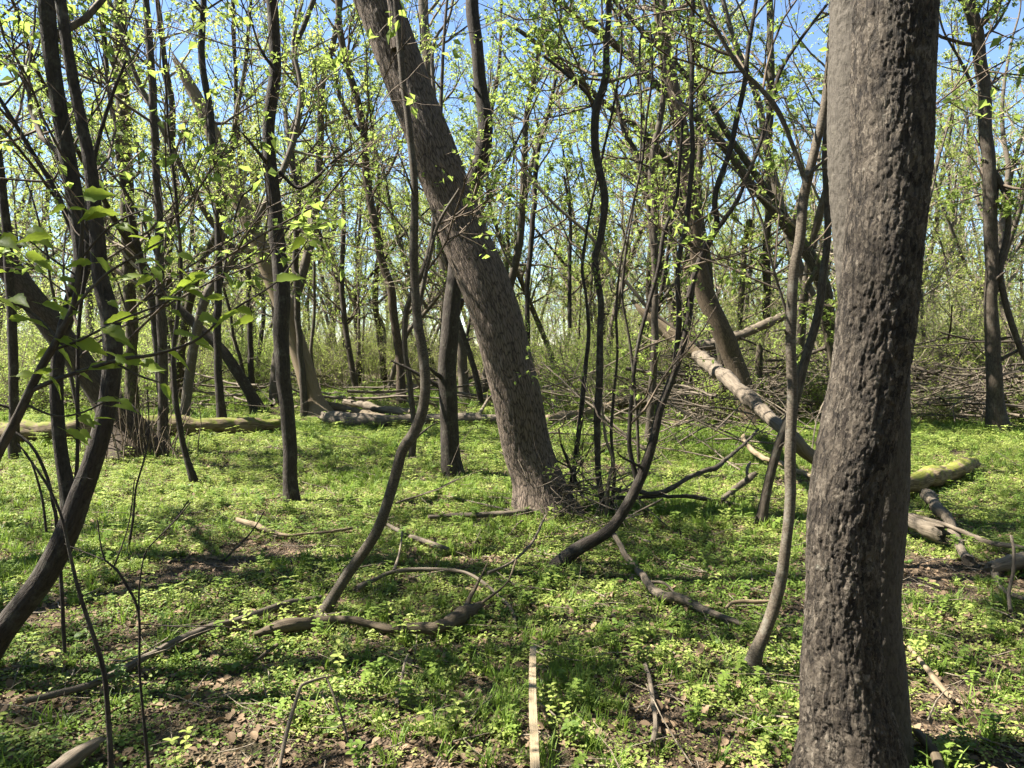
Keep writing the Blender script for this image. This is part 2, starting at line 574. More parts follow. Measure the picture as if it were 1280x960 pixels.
def ground_mat():
    m, nt, out = mat_new('forest_soil')
    L = nt.links.new
    tc = node(nt, 'ShaderNodeTexCoord')
    n1 = node(nt, 'ShaderNodeTexNoise', i_Scale=3.0, i_Detail=8.0, i_Roughness=0.7)
    L(tc.outputs['Object'], n1.inputs['Vector'])
    vo = node(nt, 'ShaderNodeTexVoronoi', i_Scale=70.0)
    L(tc.outputs['Object'], vo.inputs['Vector'])
    c1 = ramp(nt, n1.outputs['Fac'], [(0.35, (0.022, 0.016, 0.010)), (0.52, (0.055, 0.039, 0.025)), (0.72, (0.11, 0.08, 0.053))])
    sp = node(nt, 'ShaderNodeSeparateColor')
    L(vo.outputs['Color'], sp.inputs[0])
    c2 = ramp(nt, sp.outputs[0], [(0.0, (0.025, 0.017, 0.011)), (0.5, (0.08, 0.056, 0.036)), (1.0, (0.19, 0.135, 0.088))])
    mx = node(nt, 'ShaderNodeMix', data_type='RGBA')
    mx.inputs['Factor'].default_value = 0.5
    L(c1, mx.inputs['A'])
    L(c2, mx.inputs['B'])
    # a film of seedlings and moss between the plants
    n2 = node(nt, 'ShaderNodeTexNoise', i_Scale=1.1, i_Detail=6.0, i_Roughness=0.75)
    L(tc.outputs['Object'], n2.inputs['Vector'])
    g = ramp(nt, n2.outputs['Fac'], [(0.50, (0.0,) * 3), (0.70, (0.4,) * 3)])
    mg = node(nt, 'ShaderNodeMix', data_type='RGBA')
    L(g, mg.inputs['Factor'])
    L(mx.outputs['Result'], mg.inputs['A'])
    mg.inputs['B'].default_value = (0.06, 0.10, 0.018, 1)
    b = node(nt, 'ShaderNodeBsdfPrincipled', i_Roughness=0.95)
    b.inputs['Specular IOR Level'].default_value = 0.15
    L(mg.outputs['Result'], b.inputs['Base Color'])
    bp = node(nt, 'ShaderNodeBump', i_Strength=0.8, i_Distance=0.03)
    ad = node(nt, 'ShaderNodeMath', operation='ADD')
    L(vo.outputs['Distance'], ad.inputs[0])
    L(n1.outputs['Fac'], ad.inputs[1])
    L(ad.outputs[0], bp.inputs['Height'])
    L(bp.outputs[0], b.inputs['Normal'])
    L(b.outputs[0], out.inputs[0])
    return m


# ------------------------------------------------------------------ the ground: one sheet to the horizon
def build_ground():
    n, k = 300, 250
    u = np.linspace(-1, 1, n)
    v = np.linspace(0, 1, k)
    X = np.sinh(u * 4.6) / math.sinh(4.6) * 600
    X = X * 0.985 + u * 600 * 0.015
    Y = -60 + 60 * np.minimum(v / 0.06, 1) + np.where(v > 0.06, (np.exp((v - 0.06) / 0.94 * 5.2) - 1) / (math.exp(5.2) - 1) * 700, 0)
    XX, YY = np.meshgrid(X, Y)
    Z = terrain(XX, YY)
    V = np.stack([XX, YY, Z], -1).reshape(-1, 3)
    i = (np.arange(k - 1) * n)[:, None]
    j = np.arange(n - 1)[None]
    Q = np.stack([i + j, i + j + 1, i + j + n + 1, i + j + n], -1).reshape(-1, 4)
    g = Geo().add(V, Q).build('ground', ground_mat())
    g['kind'] = 'structure'


build_ground()


# ------------------------------------------------------------------ growing trees
def crown(line, rng, z0, z1=1.0, n1=16, L1=1.8, n2=5, n3=4, n4=5, leaf=0.055, up=0.08, ang=1.0, rscale=0.5, twig_r=0.0024):
    """twigs and leaf points for a trunk line (n, 4): returns tube batches and leaf positions"""
    z = line[:, 2]
    lo = z[0] + (z[-1] - z[0]) * z0
    idx = np.where(z >= lo)[0]
    if len(idx) < 3:
        idx = np.arange(len(line))
    sub = line[idx]
    P = sub[None, :, :3]
    R = sub[None, :, 3]
    S, D, r, t = spawn(P, R, n1, 0.0, z1, ang, rng)
    L = L1 * (1.0 - 0.55 * t) * (0.6 + 0.8 * rng.random(len(t)))
    P1 = curves(S, D, L, 7, 0.16, up, rng)
    r1 = np.minimum(r * rscale, 0.05) * (0.6 + 0.4 * rng.random(len(r)))
    R1 = r1[:, None] * np.linspace(1, 0.25, 7) + twig_r
    S, D, r, t = spawn(P1, R1, n2, 0.2, 1.0, 0.8, rng)
    L = np.repeat(L, n2) * 0.5 * (1.15 - 0.6 * t) * (0.5 + 0.9 * rng.random(len(t)))
    P2 = curves(S, D, L, 5, 0.18, up, rng)
    R2 = (r * 0.55)[:, None] * np.linspace(1, 0.3, 5) + twig_r * 0.7
    S, D, r, t = spawn(P2, R2, n3, 0.15, 1.0, 0.75, rng)
    L = np.repeat(L, n3) * 0.55 * (0.5 + 0.9 * rng.random(len(t))) + 0.05
    P3 = curves(S, D, L, 4, 0.2, up * 0.5, rng)
    R3 = (r * 0.5)[:, None] * np.linspace(1, 0.4, 4) + twig_r * 0.45
    tt = 0.35 + 0.65 * rng.random((len(P3), n4))
    x = tt * 3
    i = np.minimum(x.astype(int), 2)
    f = (x - i)[..., None]
    b = np.arange(len(P3))[:, None]
    C = (P3[b, i] * (1 - f) + P3[b, i + 1] * f).reshape(-1, 3)
    C = np.repeat(C, 3, 0)
    C = C[rng.random(len(C)) < 0.8]
    C = C + rng.normal(0, 0.015, C.shape)
    return [(P1, R1, 5), (P2, R2, 3), (P3, R3, 3)], C


def px_line(pts, d, sink=0.0, zr=0.0):
    """photo pixels (px, py, width) to world rows (x, y, z, r); d: metres ahead (number, or base and top)"""
    n = len(pts)
    d0, d1 = d if isinstance(d, (tuple, list)) else (d, d)
    out = []
    ys = np.array([p[1] for p in pts], float)
    f = (ys[0] - ys) / (ys[0] - ys[-1]) if abs(ys[0] - ys[-1]) > 1 else np.linspace(0, 1, n)
    for (px, py, w), t in zip(pts, f):
        Y = d0 + (d1 - d0) * t
        p = at(px, py, Y)
        out.append([*p, w * (0.8 if w < 42 else 1.0) / 2 * Y / F_PX])
    return np.array(out)


def extend(line, H, rng, lean=0.35):
    """carry a trunk on above the picture to height H, straightening and thinning"""
    P = [list(r) for r in line]
    d = unit(np.array(P[-1][:3]) - np.array(P[-2][:3]))
    r0 = P[-1][3]
    z0 = P[-1][2]
    if H <= z0 + 0.3:
        return np.array(P)
    st = max(0.4, (H - z0) / 8)
    p = np.array(P[-1][:3])
    while p[2] < H:
        d = unit(d + np.array([0, 0, 0.18]) + rng.normal(0, 0.07, 3))
        d[2] = max(d[2], 0.35)
        p = p + d * st
        t = min(1, (p[2] - z0) / (H - z0))
        P.append([*p, max(r0 * (1 - 0.85 * t), 0.012)])
    return np.array(P)


def flare_bark(amp, kx, kz, flare, ridges=5, hump=0.06, seed=0):
    """radial offset: root flare, slow lumps, and bark relief"""
    def f(A, th, s, r):
        fl = flare * r * np.exp(-s / (0.9 * r.mean() * 2 + 0.06)) * (0.75 + 0.45 * np.cos(ridges * th + seed) * np.exp(-s / 0.3))
        lump = (fbm(A * np.array([6, 6, 2.2]), 2, 11 + seed) - 0.5) * 2 * hump * r
        n = fbm(A * np.array([kx, kx, kz]), 3, 23 + seed)
        ridge = 1 - np.abs(n - 0.5) * 4
        return fl + lump + (ridge - 0.4) * amp
    return f


def plate_bark(amp, kx, kz, flare, seed=0):
    """scaly plates parted by cracks"""
    def f(A, th, s, r):
        w = A * np.array([kx, kx, kz])
        w = w + (np.stack([fbm(A * 45, 3, 5), fbm(A * 45 + 9, 3, 6), fbm(A * 45 + 4, 3, 7)], -1) - 0.5) * 1.9
        d1, d2, cell = worley(w, 40 + seed)
        st = cell + 0.35 * np.clip((d2 - d1) / 0.12, 0, 1) - 0.3 * d1
        fine = fbm(A * np.array([150, 150, 90]), 2, 9 + seed) - 0.5
        wq = A + (fbm(A * 20, 2, 15)[..., None] - 0.5) * 0.03
        furrow = np.clip(1 - np.abs(fbm(wq * np.array([26, 26, 5.5]), 4, 13 + seed) - 0.5) * 13, 0, 1) + 0.7 * np.clip(1 - np.abs(fbm(wq * np.array([48, 48, 17]), 3, 17 + seed) - 0.5) * 9, 0, 1)
        fl = flare * r * np.exp(-s / 0.28) * (0.8 + 0.4 * np.cos(4 * th + seed))
        lump = (fbm(A * np.array([7, 7, 2.5]), 2, 3 + seed) - 0.5) * 0.10 * r
        mask = np.clip(fbm(A * np.array([5, 5, 2.5]), 2, 70 + seed) * 2.6 - 0.6, 0.45, 1.1)
        return fl + lump + ((st - 0.5) * 0.65 * amp - furrow * amp * 0.95) * mask + fine * amp * 0.7
    return f


def add_crown(t, line, base, rng, leafmat, twigmat=None, **kw):
    leaf = kw.get('leaf', 0.055)
    T, C = crown(line, rng, **kw)
    g = Geo()
    for P, R, s in T:
        g.add(*tubes(P, R, s))
    g.build('twigs', twigmat or M['twig'], t, base)['kind'] = 'stuff'
    Geo().add(*leaf_cloud(C, leaf, rng)).build('crown', leafmat, t, base, smooth=False)


SEED = [100]


def tree(name, label, pts, d=None, mat='grey', H=9.0, leafmat='leaf', sides=16, step=0.12, disp=None, limbs=(), cr=None, cat='tree', group=None, twig=None):
    """a tree from its outline in the photograph: trunk, its big limbs, twigs and leaves"""
    SEED[0] += 1
    rng = np.random.default_rng(SEED[0])
    if d is None:
        d = gdist(pts[0][0], pts[0][1])
    line = px_line(pts, d)
    b = line[0].copy()
    b[2] = float(terrain(b[0], b[1]))
    base = b[:3].copy()
    low = line[0].copy()
    low[:3] += (line[0][:3] - line[1][:3]) / max(np.linalg.norm(line[0][:3] - line[1][:3]), 1e-6) * 0.15
    low[2] = min(low[2], base[2] - 0.12)
    line = np.vstack([low, line])
    if H:
        line = extend(line, H, rng)
    fine = smooth_line(line, step)
    wob = fine[:, 3:4] * 0.55 * (np.stack([vnoise(np.stack([np.arange(len(fine)) * step / (0.16 + fine[0, 3] * 2.2), np.full(len(fine), SEED[0] * 1.7), np.full(len(fine), q * 3.3)], -1), 77) for q in range(3)], -1) - 0.5)
    wob[:, 2] = 0
    fine[:, :3] += wob
    t = thing(name, label, cat, base, group)
    if disp is None:
        rm = float(fine[:, 3].mean())
        disp = flare_bark(rm * 0.05, 14, 4, 0.45 if pts[0][2] > 8 else 0.2, seed=SEED[0] % 7, hump=0.12)
    Geo().add(*tube(fine, sides, disp, seed=SEED[0] % 13)).build('trunk', M[mat], t, base)
    vis = np.where((fine[:, 2] > 0.5) & (fine[:, 2] < 4.5))[0]
    if len(vis) > 8 and 9 < pts[0][2] < 40:
        for q in range(int(rng.integers(2, 6))):
            j = vis[int(rng.integers(len(vis)))]
            c, r = fine[j, :3], fine[j, 3]
            a = rng.uniform(0, 6.28)
            dv = unit(np.array([math.cos(a), math.sin(a), rng.uniform(0.2, 0.9)]))
            Ls = r * rng.uniform(1.0, 2.2) + rng.random() ** 3 * 0.5
            e = np.array([[*c, r * 0.42], [*(c + dv * r), r * 0.32], [*(c + dv * (r + Ls * 0.6) + rng.normal(0, 0.01, 3)), r * 0.2], [*(c + dv * (r + Ls) + rng.normal(0, 0.02, 3)), r * 0.1]])
            Geo().add(*tube(smooth_line(e, 0.03), 7, None)).build('branch_stub', M[mat], t, base)
    lines = [fine]
    for lp in limbs:
        lpts, ld, lH = lp[0], lp[1], (lp[2] if len(lp) > 2 else 0)
        if ld is None:
            ld = d
        ll = px_line(lpts, ld)
        if lH:
            ll = extend(ll, lH, rng)
        lf = smooth_line(ll, step)
        Geo().add(*tube(lf, max(6, sides // 2), flare_bark(float(lf[:, 3].mean()) * 0.05, 20, 6, 0.1, hump=0.1), seed=SEED[0] % 11 + 1)).build('branch', M[mat], t, base)
        lines.append(lf)
    if cr:
        g = Geo()
        Cs = []
        lf_ = cr.get('leaf', 0.055)
        for k, l in enumerate(lines):
            kw = dict(cr)
            if k:
                kw['z0'] = 0.1
                kw['n1'] = max(3, int(kw.get('n1', 12) * 0.45))
                kw['L1'] = kw.get('L1', 1.6) * 0.7
            T, C = crown(l, rng, **kw)
            for P, R, s in T:
                g.add(*tubes(P, R, s))
            Cs.append(C)
        g.build('twigs', M[twig or 'twig'], t, base)['kind'] = 'stuff'
        Geo().add(*leaf_cloud(np.concatenate(Cs), lf_, rng)).build('crown', M[leafmat], t, base, smooth=False)
    return t


HI = dict(z0=0.5, n1=16, L1=2.4, n2=5, n3=4, n4=2, leaf=0.07)
MID = dict(z0=0.35, n1=18, L1=1.9, n2=5, n3=4, n4=4, leaf=0.058)
LOW = dict(z0=0.2, n1=18, L1=1.5, n2=4, n3=4, n4=3, leaf=0.06)
SPARSE = dict(z0=0.4, n1=11, L1=1.3, n2=4, n3=3, n4=2, leaf=0.055)

# ---- the rough twin-stemmed tree close on the right
def big_tree():
    d = 2.52
    A = [(1062, 1000, 132), (1062, 930, 112), (1054, 850, 98), (1052, 750, 90), (1055, 640, 90), (1069, 560, 93), (1084, 480, 92), (1095, 400, 95),
         (1104, 310, 93), (1113, 200, 96), (1116, 100, 98), (1118, 0, 98), (1121, -120, 95)]
    B = [(1090, 1000, 100), (1090, 930, 86), (1090, 850, 80), (1086, 750, 74), (1094, 640, 76), (1097, 560, 76), (1095, 480, 78), (1092, 400, 82),
         (1087, 310, 84), (1080, 200, 86), (1079, 100, 84), (1081, 0, 82), (1076, -120, 80)]
    rng = np.random.default_rng(5)
    la, lb = px_line(A, d - 0.04), px_line(B, d + 0.24)
    la, lb = extend(la, 12, rng), extend(lb, 11, rng)
    base = np.array([la[0][0], d, float(terrain(la[0][0], d))])
    t = thing('rough_barked_tree', 'large rough scaly trunk with a second stem fused behind it, nearest on the right', 'tree', base)
    for k, l in enumerate((la, lb)):
        lo = l[l[:, 2] < 3.3]
        hi = l[l[:, 2] >= lo[-1][2] - 1e-6]
        f1 = smooth_line(lo, 0.0038 if k == 0 else 0.007)
        f2 = smooth_line(hi, 0.06)
        dp = plate_bark(0.0058 if k == 0 else 0.004, 62, 30, 0.36, seed=k * 3)
        f1[:, 3] *= 0.97
        Geo().add(*tube(f1, 210 if k == 0 else 110, dp, seed=k * 2)).build('trunk', M['stemgrey' if k else 'rough'], t, base)
        Geo().add(*tube(f2, 24, None, seed=k * 2 + 1)).build('upper_trunk', M['rough'], t, base)
        add_crown(t, smooth_line(l, 0.1), base, rng, M['leaf'], z0=0.5, n1=14, L1=2.6, n2=5, n3=4, n4=4, leaf=0.08)


big_tree()

# ---- the big leaning tree in the middle
tree('leaning_tree', 'thick furrowed grey-brown trunk leaning strongly to the left in the centre', [(678, 640, 66), (674, 600, 57), (662, 555, 58), (648, 500, 60), (634, 450, 61), (618, 400, 62),
     (600, 350, 62), (580, 300, 60), (563, 250, 57), (546, 200, 55), (529, 150, 54), (511, 100, 53), (491, 50, 54), (470, 0, 54), (440, -70, 50)], None, 'ridged', 13, 'leaf', 120, 0.014,
     flare_bark(0.0065, 40, 8.0, 0.75, 6, 0.05, 2),
     [([(497, 62, 20), (494, 30, 15), (487, -30, 14), (490, -120, 12)], 6.55, 9), ([(430, -100, 26), (470, -230, 22), (500, -380, 16)], 6.9, 9)], dict(HI, n1=22, L1=3.0))

# ---- the curved trunk that passes behind the leaning tree
tree('curved_tree', 'dark trunk bowing behind the leaning trunk and curving up on its right', [(566, 594, 34), (563, 560, 29), (561, 500, 28), (561, 440, 27), (564, 390, 26), (570, 340, 25), (577, 290, 24), (585, 245, 23),
     (600, 205, 25), (607, 170, 24), (606, 140, 22), (599, 90, 20), (594, 40, 19), (591, 0, 19), (590, -80, 18)], None, 'dark', 12, 'leaf', 28, 0.05, None, (), dict(HI))

tree('straight_tree', 'straight pale grey trunk rising behind the top of the leaning trunk', [(582, 503, 17), (578, 450, 15), (570, 400, 15), (558, 340, 17), (549, 280, 17), (541, 200, 16), (537, 120, 16), (532, 50, 16), (529, 0, 15)],
     None, 'smooth', 13, 'leafy', 16, 0.12, None, [([(545, 150, 6), (541, 60, 5), (562, 20, 4), (570, -30, 4)], 15, 11)], dict(MID, n1=14, L1=2.2, leaf=0.08))

# ---- slender S-shaped stem in front
tree('winding_sapling', 'slender winding stem rooted by the fallen branches and climbing left of the leaning trunk', [(403, 770, 24), (416, 748, 18), (437, 714, 17), (470, 665, 17), (488, 615, 17), (503, 565, 17), (522, 535, 17), (532, 495, 16), (530, 445, 15), (522, 400, 14),
     (517, 350, 13), (518, 290, 13), (517, 220, 12), (511, 150, 11), (503, 95, 10), (497, 40, 9), (492, -40, 8)], None, 'smooth', 7.5, 'leaf', 18, 0.03, None,
     [([(521, 395, 8), (535, 330, 6), (548, 280, 5), (575, 235, 4)], 4.3)], dict(SPARSE, z0=0.6, n1=12))
tree('twin_sapling', 'thin bowed stem standing just behind the winding sapling', [(514, 574, 12), (517, 530, 9), (512, 480, 9), (506, 430, 8), (507, 395, 9), (514, 370, 9), (530, 335, 9), (540, 300, 8), (545, 240, 7)], None, 'grey', 9, 'leafy', 12, 0.08, None, (), dict(SPARSE, z0=0.35))

# ---- dark upright trunk left of centre
tree('dark_upright_tree', 'nearly black upright trunk with a slight bend standing alone in the left clearing', [(365, 628, 25), (363, 590, 21), (360, 540, 21), (356, 480, 22), (353, 420, 24), (351, 370, 24), (348, 310, 24), (343, 250, 22), (338, 200, 20), (336, 160, 18),
     (340, 115, 18), (344, 70, 17), (343, 30, 17), (338, -20, 17), (332, -100, 16)], None, 'dark', 11, 'leaf', 28, 0.04, None,
     [([(349, 215, 6), (372, 235, 5), (392, 225, 5), (418, 200, 4), (440, 185, 4)], 7.4), ([(346, 90, 6), (325, 60, 4), (310, 10, 3)], 7.2)], dict(HI))
tree('wavy_thin_tree', 'thin wavy trunk rising just right of the black upright trunk', [(380, 522, 13), (377, 460, 10), (373, 400, 10), (370, 330, 10), (371, 280, 10), (372, 240, 9), (365, 200, 9), (364, 172, 9), (373, 140, 9), (378, 115, 9), (370, 85, 8), (369, 60, 8), (381, 30, 8), (392, 0, 8), (400, -40, 8)],
     None, 'grey', 11, 'leaf', 12, 0.1, None, [([(371, 260, 6), (395, 275, 5), (403, 310, 5)], 15)], dict(MID, leaf=0.075))

# ---- broken pale snag
def snag():
    pts = [(396, 520, 44), (391, 500, 32), (380, 460, 29), (368, 420, 28), (354, 380, 28), (340, 345, 27), (325, 310, 26), (308, 270, 25), (292, 234, 24), (277, 195, 22), (261, 155, 20), (246, 122, 18), (233, 98, 15)]
    d = gdist(396, 520)
    l = px_line(pts, d)
    base = np.array([l[0][0], l[0][1], float(terrain(l[0][0], l[0][1]))])
    t = thing('broken_snag', 'pale bark-stripped leaning snag with a splintered broken top, left of centre', 'tree', base)
    l = np.vstack([l[0] - np.array([0, 0, 0.25, 0]), l])
    f = smooth_line(l, 0.06)
    Geo().add(*tube(f, 32, flare_bark(0.012, 10, 1.2, 0.3, 5, 0.08, 4))).build('trunk', M['pale'], t, base)
    rng = np.random.default_rng(3)
    top = l[-1]
    ax = unit(l[-1][:3] - l[-2][:3])
    for k in range(7):
        a = k / 7 * 2 * math.pi
        o = np.array([math.cos(a), 0.4 * math.sin(a), math.sin(a) * 0.4]) * top[3] * 0.75
        h = 0.25 + 0.45 * rng.random()
        s = np.array([[*(top[:3] + o - ax * 0.1), 0.05], [*(top[:3] + o * 1.05 + ax * h * 0.5), 0.035], [*(top[:3] + o * 1.2 + ax * h), 0.004]])
        Geo().add(*tube(smooth_line(s, 0.1), 6)).build('splinter', M['pale'], t, base)


snag()

# ---- the left-hand trunks
tree('forked_tree', 'dark forked tree leaning in from the lower left corner, two stems parting low', [(-62, 858, 46), (-30, 825, 42), (0, 790, 40), (52, 728, 38), (84, 665, 37), (100, 620, 34), (114, 582, 31), (129, 530, 30), (139, 480, 29), (142, 430, 29), (138, 390, 27), (128, 345, 24), (123, 290, 22),
     (113, 206, 19), (101, 150, 17), (92, 103, 16), (83, 50, 16), (76, 0, 16), (66, -70, 15)], None, 'dark', 10, 'leaf', 36, 0.025, None,
     [([(88, 650, 26), (84, 610, 23), (77, 570, 21), (72, 520, 20), (71, 470, 20), (78, 420, 20), (92, 370, 22), (103, 325, 24), (97, 270, 24), (89, 223, 24), (78, 160, 23), (69, 103, 22), (62, 50, 24), (58, 0, 24), (50, -80, 22)], 3.7, 10),
      ([(84, 655, 8), (93, 620, 7), (97, 560, 6), (97, 480, 6), (99, 400, 6), (108, 330, 6), (110, 250, 7), (122, 180, 6), (140, 120, 5), (158, 75, 4)], 3.55),
      ([(93, 295, 9), (70, 240, 8), (34, 180, 7), (0, 124, 6), (-40, 60, 5)], 3.9)], dict(HI))
tree('tall_thin_tree', 'tall thin grey trunk just right of the brown sprout clump', [(207, 566, 22), (205, 520, 15), (204, 440, 14), (202, 380, 14), (200, 310, 13), (196, 223, 12), (192, 140, 11), (188, 70, 11), (183, 0, 10), (178, -60, 9)], None, 'grey', 11, 'leaf', 16, 0.08, None,
     [([(199, 330, 5), (180, 280, 4), (150, 230, 4), (120, 200, 3)], 10.3)], dict(MID))
tree('dark_thin_tree', 'dark thin trunk before the fallen log, left of the black upright trunk', [(278, 543, 18), (276, 500, 13), (273, 450, 12), (271, 400, 12), (273, 327, 11), (271, 240, 11), (266, 170, 11), (258, 110, 10), (252, 69, 10), (254, 0, 9), (256, -60, 9)], None, 'dark', 11, 'leafy', 16, 0.08, None,
     [([(274, 370, 4), (288, 300, 4), (300, 250, 3), (315, 235, 3), (335, 205, 3)], 12.4)], dict(MID))
tree('bent_thin_stem', 'very thin dark stem angling down to the ground in the left clearing', [(243, 603, 14), (233, 570, 9), (224, 530, 9), (219, 490, 8), (217, 440, 7), (222, 390, 6), (226, 330, 5), (220, 250, 5)], None, 'dark', 5.5, 'leaf', 12, 0.05, None, (), dict(SPARSE, n1=8))
tree('slanting_tree', 'dark trunk slanting up to the left behind the fallen log', [(326, 516, 24), (316, 497, 18), (305, 478, 17), (285, 447, 16), (262, 422, 15), (240, 402, 13), (206, 368, 10), (175, 335, 8), (140, 300, 7)], None, 'dark', 7.5, 'leaf', 14, 0.1, None, (), dict(LOW, z0=0.5))


def stump():
    d = gdist(160, 566)
    pts = [(165, 566, 76), (158, 540, 52), (146, 517, 42), (130, 495, 40), (108, 465, 38), (82, 430, 37), (52, 390, 36), (22, 350, 36), (-12, 302, 35), (-60, 240, 33), (-110, 170, 30)]
    l = px_line(pts, d)
    base = np.array([l[0][0], d, float(terrain(l[0][0], d))])
    t = thing('sprouting_tree', 'pale thick trunk leaning left with a brush of brown sprouts round its base', 'tree', base)
    l = np.vstack([l[0] - np.array([0, 0, 0.2, 0]), l])
    Geo().add(*tube(smooth_line(l, 0.05), 32, flare_bark(0.015, 12, 2, 0.35, 5, 0.12, 1))).build('trunk', M['brown'], t, base)
    rng = np.random.default_rng(8)
    n = 150
    S = base + np.stack([rng.normal(0.12, 0.30, n), rng.normal(-0.18, 0.2, n), np.zeros(n)], -1)
    D = np.stack([rng.normal(0.08, 0.34, n), rng.normal(-0.05, 0.3, n), np.ones(n)], -1)
    P = curves(S, D, 0.2 + 0.9 * rng.random(n) ** 2, 5, 0.13, 0.03, rng)
    R = np.linspace(0.008, 0.003, 5)[None] * (0.6 + 0.8 * rng.random((n, 1)))
    o = Geo().add(*tubes(P, R, 4)).build('sprouts', M['sprout'], t, base)
    o['kind'] = 'stuff'
    add_crown(t, smooth_line(extend(l, 8, rng), 0.2), base, rng, M['leaf'], z0=0.4, n1=10, L1=2.0)


M['sprout'] = wood_mat('brown_sprout_bark', (0.0351, 0.0226, 0.0136), (0.0878, 0.0598, 0.0374), (0.1638, 0.1258, 0.0884))
stump()

# ---- middle and right saplings and trees
tree('bowed_sapling', 'dark stem bowing up from a broken root in the middle and sweeping to the right', [(699, 706, 26), (712, 692, 21), (729, 681, 20), (748, 671, 19), (764, 659, 18), (780, 636, 17), (797, 604, 16), (808, 575, 15), (815, 551, 14), (824, 515, 13), (838, 478, 12), (851, 440, 12), (860, 400, 12), (866, 350, 11), (874, 328, 11), (888, 300, 10), (896, 280, 9),
     (893, 255, 9), (897, 230, 8), (912, 190, 8), (921, 150, 8), (931, 100, 7), (935, 60, 6)], None, 'dark', 6.0, 'leaf', 18, 0.03, None,
     [([(861, 372, 9), (869, 340, 9), (884, 305, 8), (905, 275, 8), (922, 250, 7), (932, 225, 6), (950, 180, 6), (965, 130, 6), (975, 90, 6), (1000, 50, 5), (1034, 5, 4)], 5.25),
      ([(797, 604, 9), (787, 560, 7), (788, 520, 7), (792, 470, 6), (800, 420, 6), (822, 340, 6), (830, 290, 6), (845, 250, 5), (850, 200, 5), (853, 150, 4)], 5.3),
      ([(843, 465, 9), (849, 400, 9), (847, 350, 8), (850, 315, 8), (858, 280, 8), (862, 240, 8), (866, 190, 7), (864, 140, 7), (865, 90, 7), (866, 0, 6)], 5.3)], dict(SPARSE, z0=0.55, n1=12, leaf=0.05))
tree('thin_upright_tree', 'thin dark upright stem rising out of the dead branch tangle right of the leaning trunk', [(756, 645, 12), (750, 610, 10), (747, 570, 10), (747, 516, 11), (750, 447, 11), (751, 379, 10), (745, 325, 11), (751, 300, 11), (756, 250, 12), (748, 210, 12), (743, 180, 12), (744, 140, 12), (756, 100, 11), (758, 60, 9), (761, 0, 8)], None, 'dark', 8.5, 'leaf', 14, 0.05, None,
     [([(744, 140, 7), (735, 118, 6), (705, 90, 5), (680, 70, 4)], 7.0)], dict(MID, n1=14, L1=1.4))
tree('crooked_thin_stem', 'thin dark crooked stem touching the foot of the leaning trunk', [(709, 634, 10), (716, 595, 8), (722, 555, 8), (726, 520, 8), (730, 480, 8), (733, 447, 7), (736, 410, 6), (732, 370, 5), (728, 330, 5), (735, 280, 4)], None, 'dark', 5.2, 'leaf', 12, 0.05, None,
     [([(729, 622, 5), (715, 590, 5), (704, 562, 4), (701, 555, 3)], 7.0)], dict(SPARSE, n1=9))
tree('far_dark_tree', 'slim dark trunk standing between the leaning trunk and the thin upright stem', [(659, 470, 9), (660, 420, 8), (659, 360, 8), (663, 310, 8), (668, 250, 8), (671, 200, 7), (683, 150, 6), (694, 100, 6), (700, 50, 5)], 17, 'dark', 11, 'leaf', 10, 0.15, None, [([(712, 410, 6), (712, 330, 6), (713, 270, 5), (705, 220, 4)], 16)], dict(MID, n1=18, n4=4, leaf=0.085))
tree('slim_tree', 'slim grey trunk crossing behind the bowed sapling', [(811, 556, 15), (813, 530, 12), (815, 482, 12), (819, 413, 12), (818, 360, 10), (818, 310, 11), (817, 260, 11), (815, 205, 11), (822, 165, 10), (828, 130, 9), (830, 80, 8), (828, 30, 8), (827, -30, 7)], None, 'grey', 10, 'leaf', 14, 0.08, None,
     [([(818, 330, 8), (808, 240, 7), (795, 190, 7), (780, 165, 6), (770, 120, 6)], 12)], dict(MID))
tree('brown_leaning_tree', 'smooth brown trunk leaning left, its foot behind the pale fallen trunk', [(944, 535, 38.4), (936, 505, 31.2), (925, 474, 31.2), (909, 430, 31.2), (895, 400, 30.0), (882, 370, 28.8), (872, 330, 25.2), (867, 290, 24.0), (862, 245, 22.8), (857, 200, 22.8), (850, 160, 22.8), (840, 110, 21.6), (830, 60, 21.6), (823, 0, 21.6), (818, -60, 20.4)], None, 'brown', 13, 'leaf', 24, 0.06,
     flare_bark(0.006, 16, 3, 0.3, 4, 0.06, 3), (), dict(HI))
tree('arching_tree', 'dark mossy double trunk arching from behind the rough tree to the upper left', [(1050, 525, 24.6), (1048, 480, 22.1), (1044, 440, 21.3), (1035, 390, 21.3), (1024, 345, 21.3), (1010, 318, 19.7), (985, 284, 17.2), (962, 257, 15.6), (943, 234, 13.9), (922, 205, 13.1), (902, 179, 13.1), (876, 152, 12.3), (850, 130, 11.5), (822, 107, 10.7), (798, 82, 9.8), (757, 48, 9.0), (725, 25, 8.2), (690, -5, 8.2)], 13.5, 'mossy', 9.5, 'leaf', 20, 0.08, None,
     [([(1003, 303, 13.1), (984, 275, 12.3), (960, 240, 11.5), (940, 212, 10.7), (926, 192, 10.7), (908, 165, 9.8), (892, 137, 9.8), (872, 110, 9.0), (850, 86, 9.0), (815, 50, 7.4), (780, 15, 6.6)], 13.9, 9),
      ([(1022, 335, 9.8), (1010, 360, 6.6), (1003, 400, 4.1)], 13.3)], dict(MID, z0=0.5, n1=14, leaf=0.075))
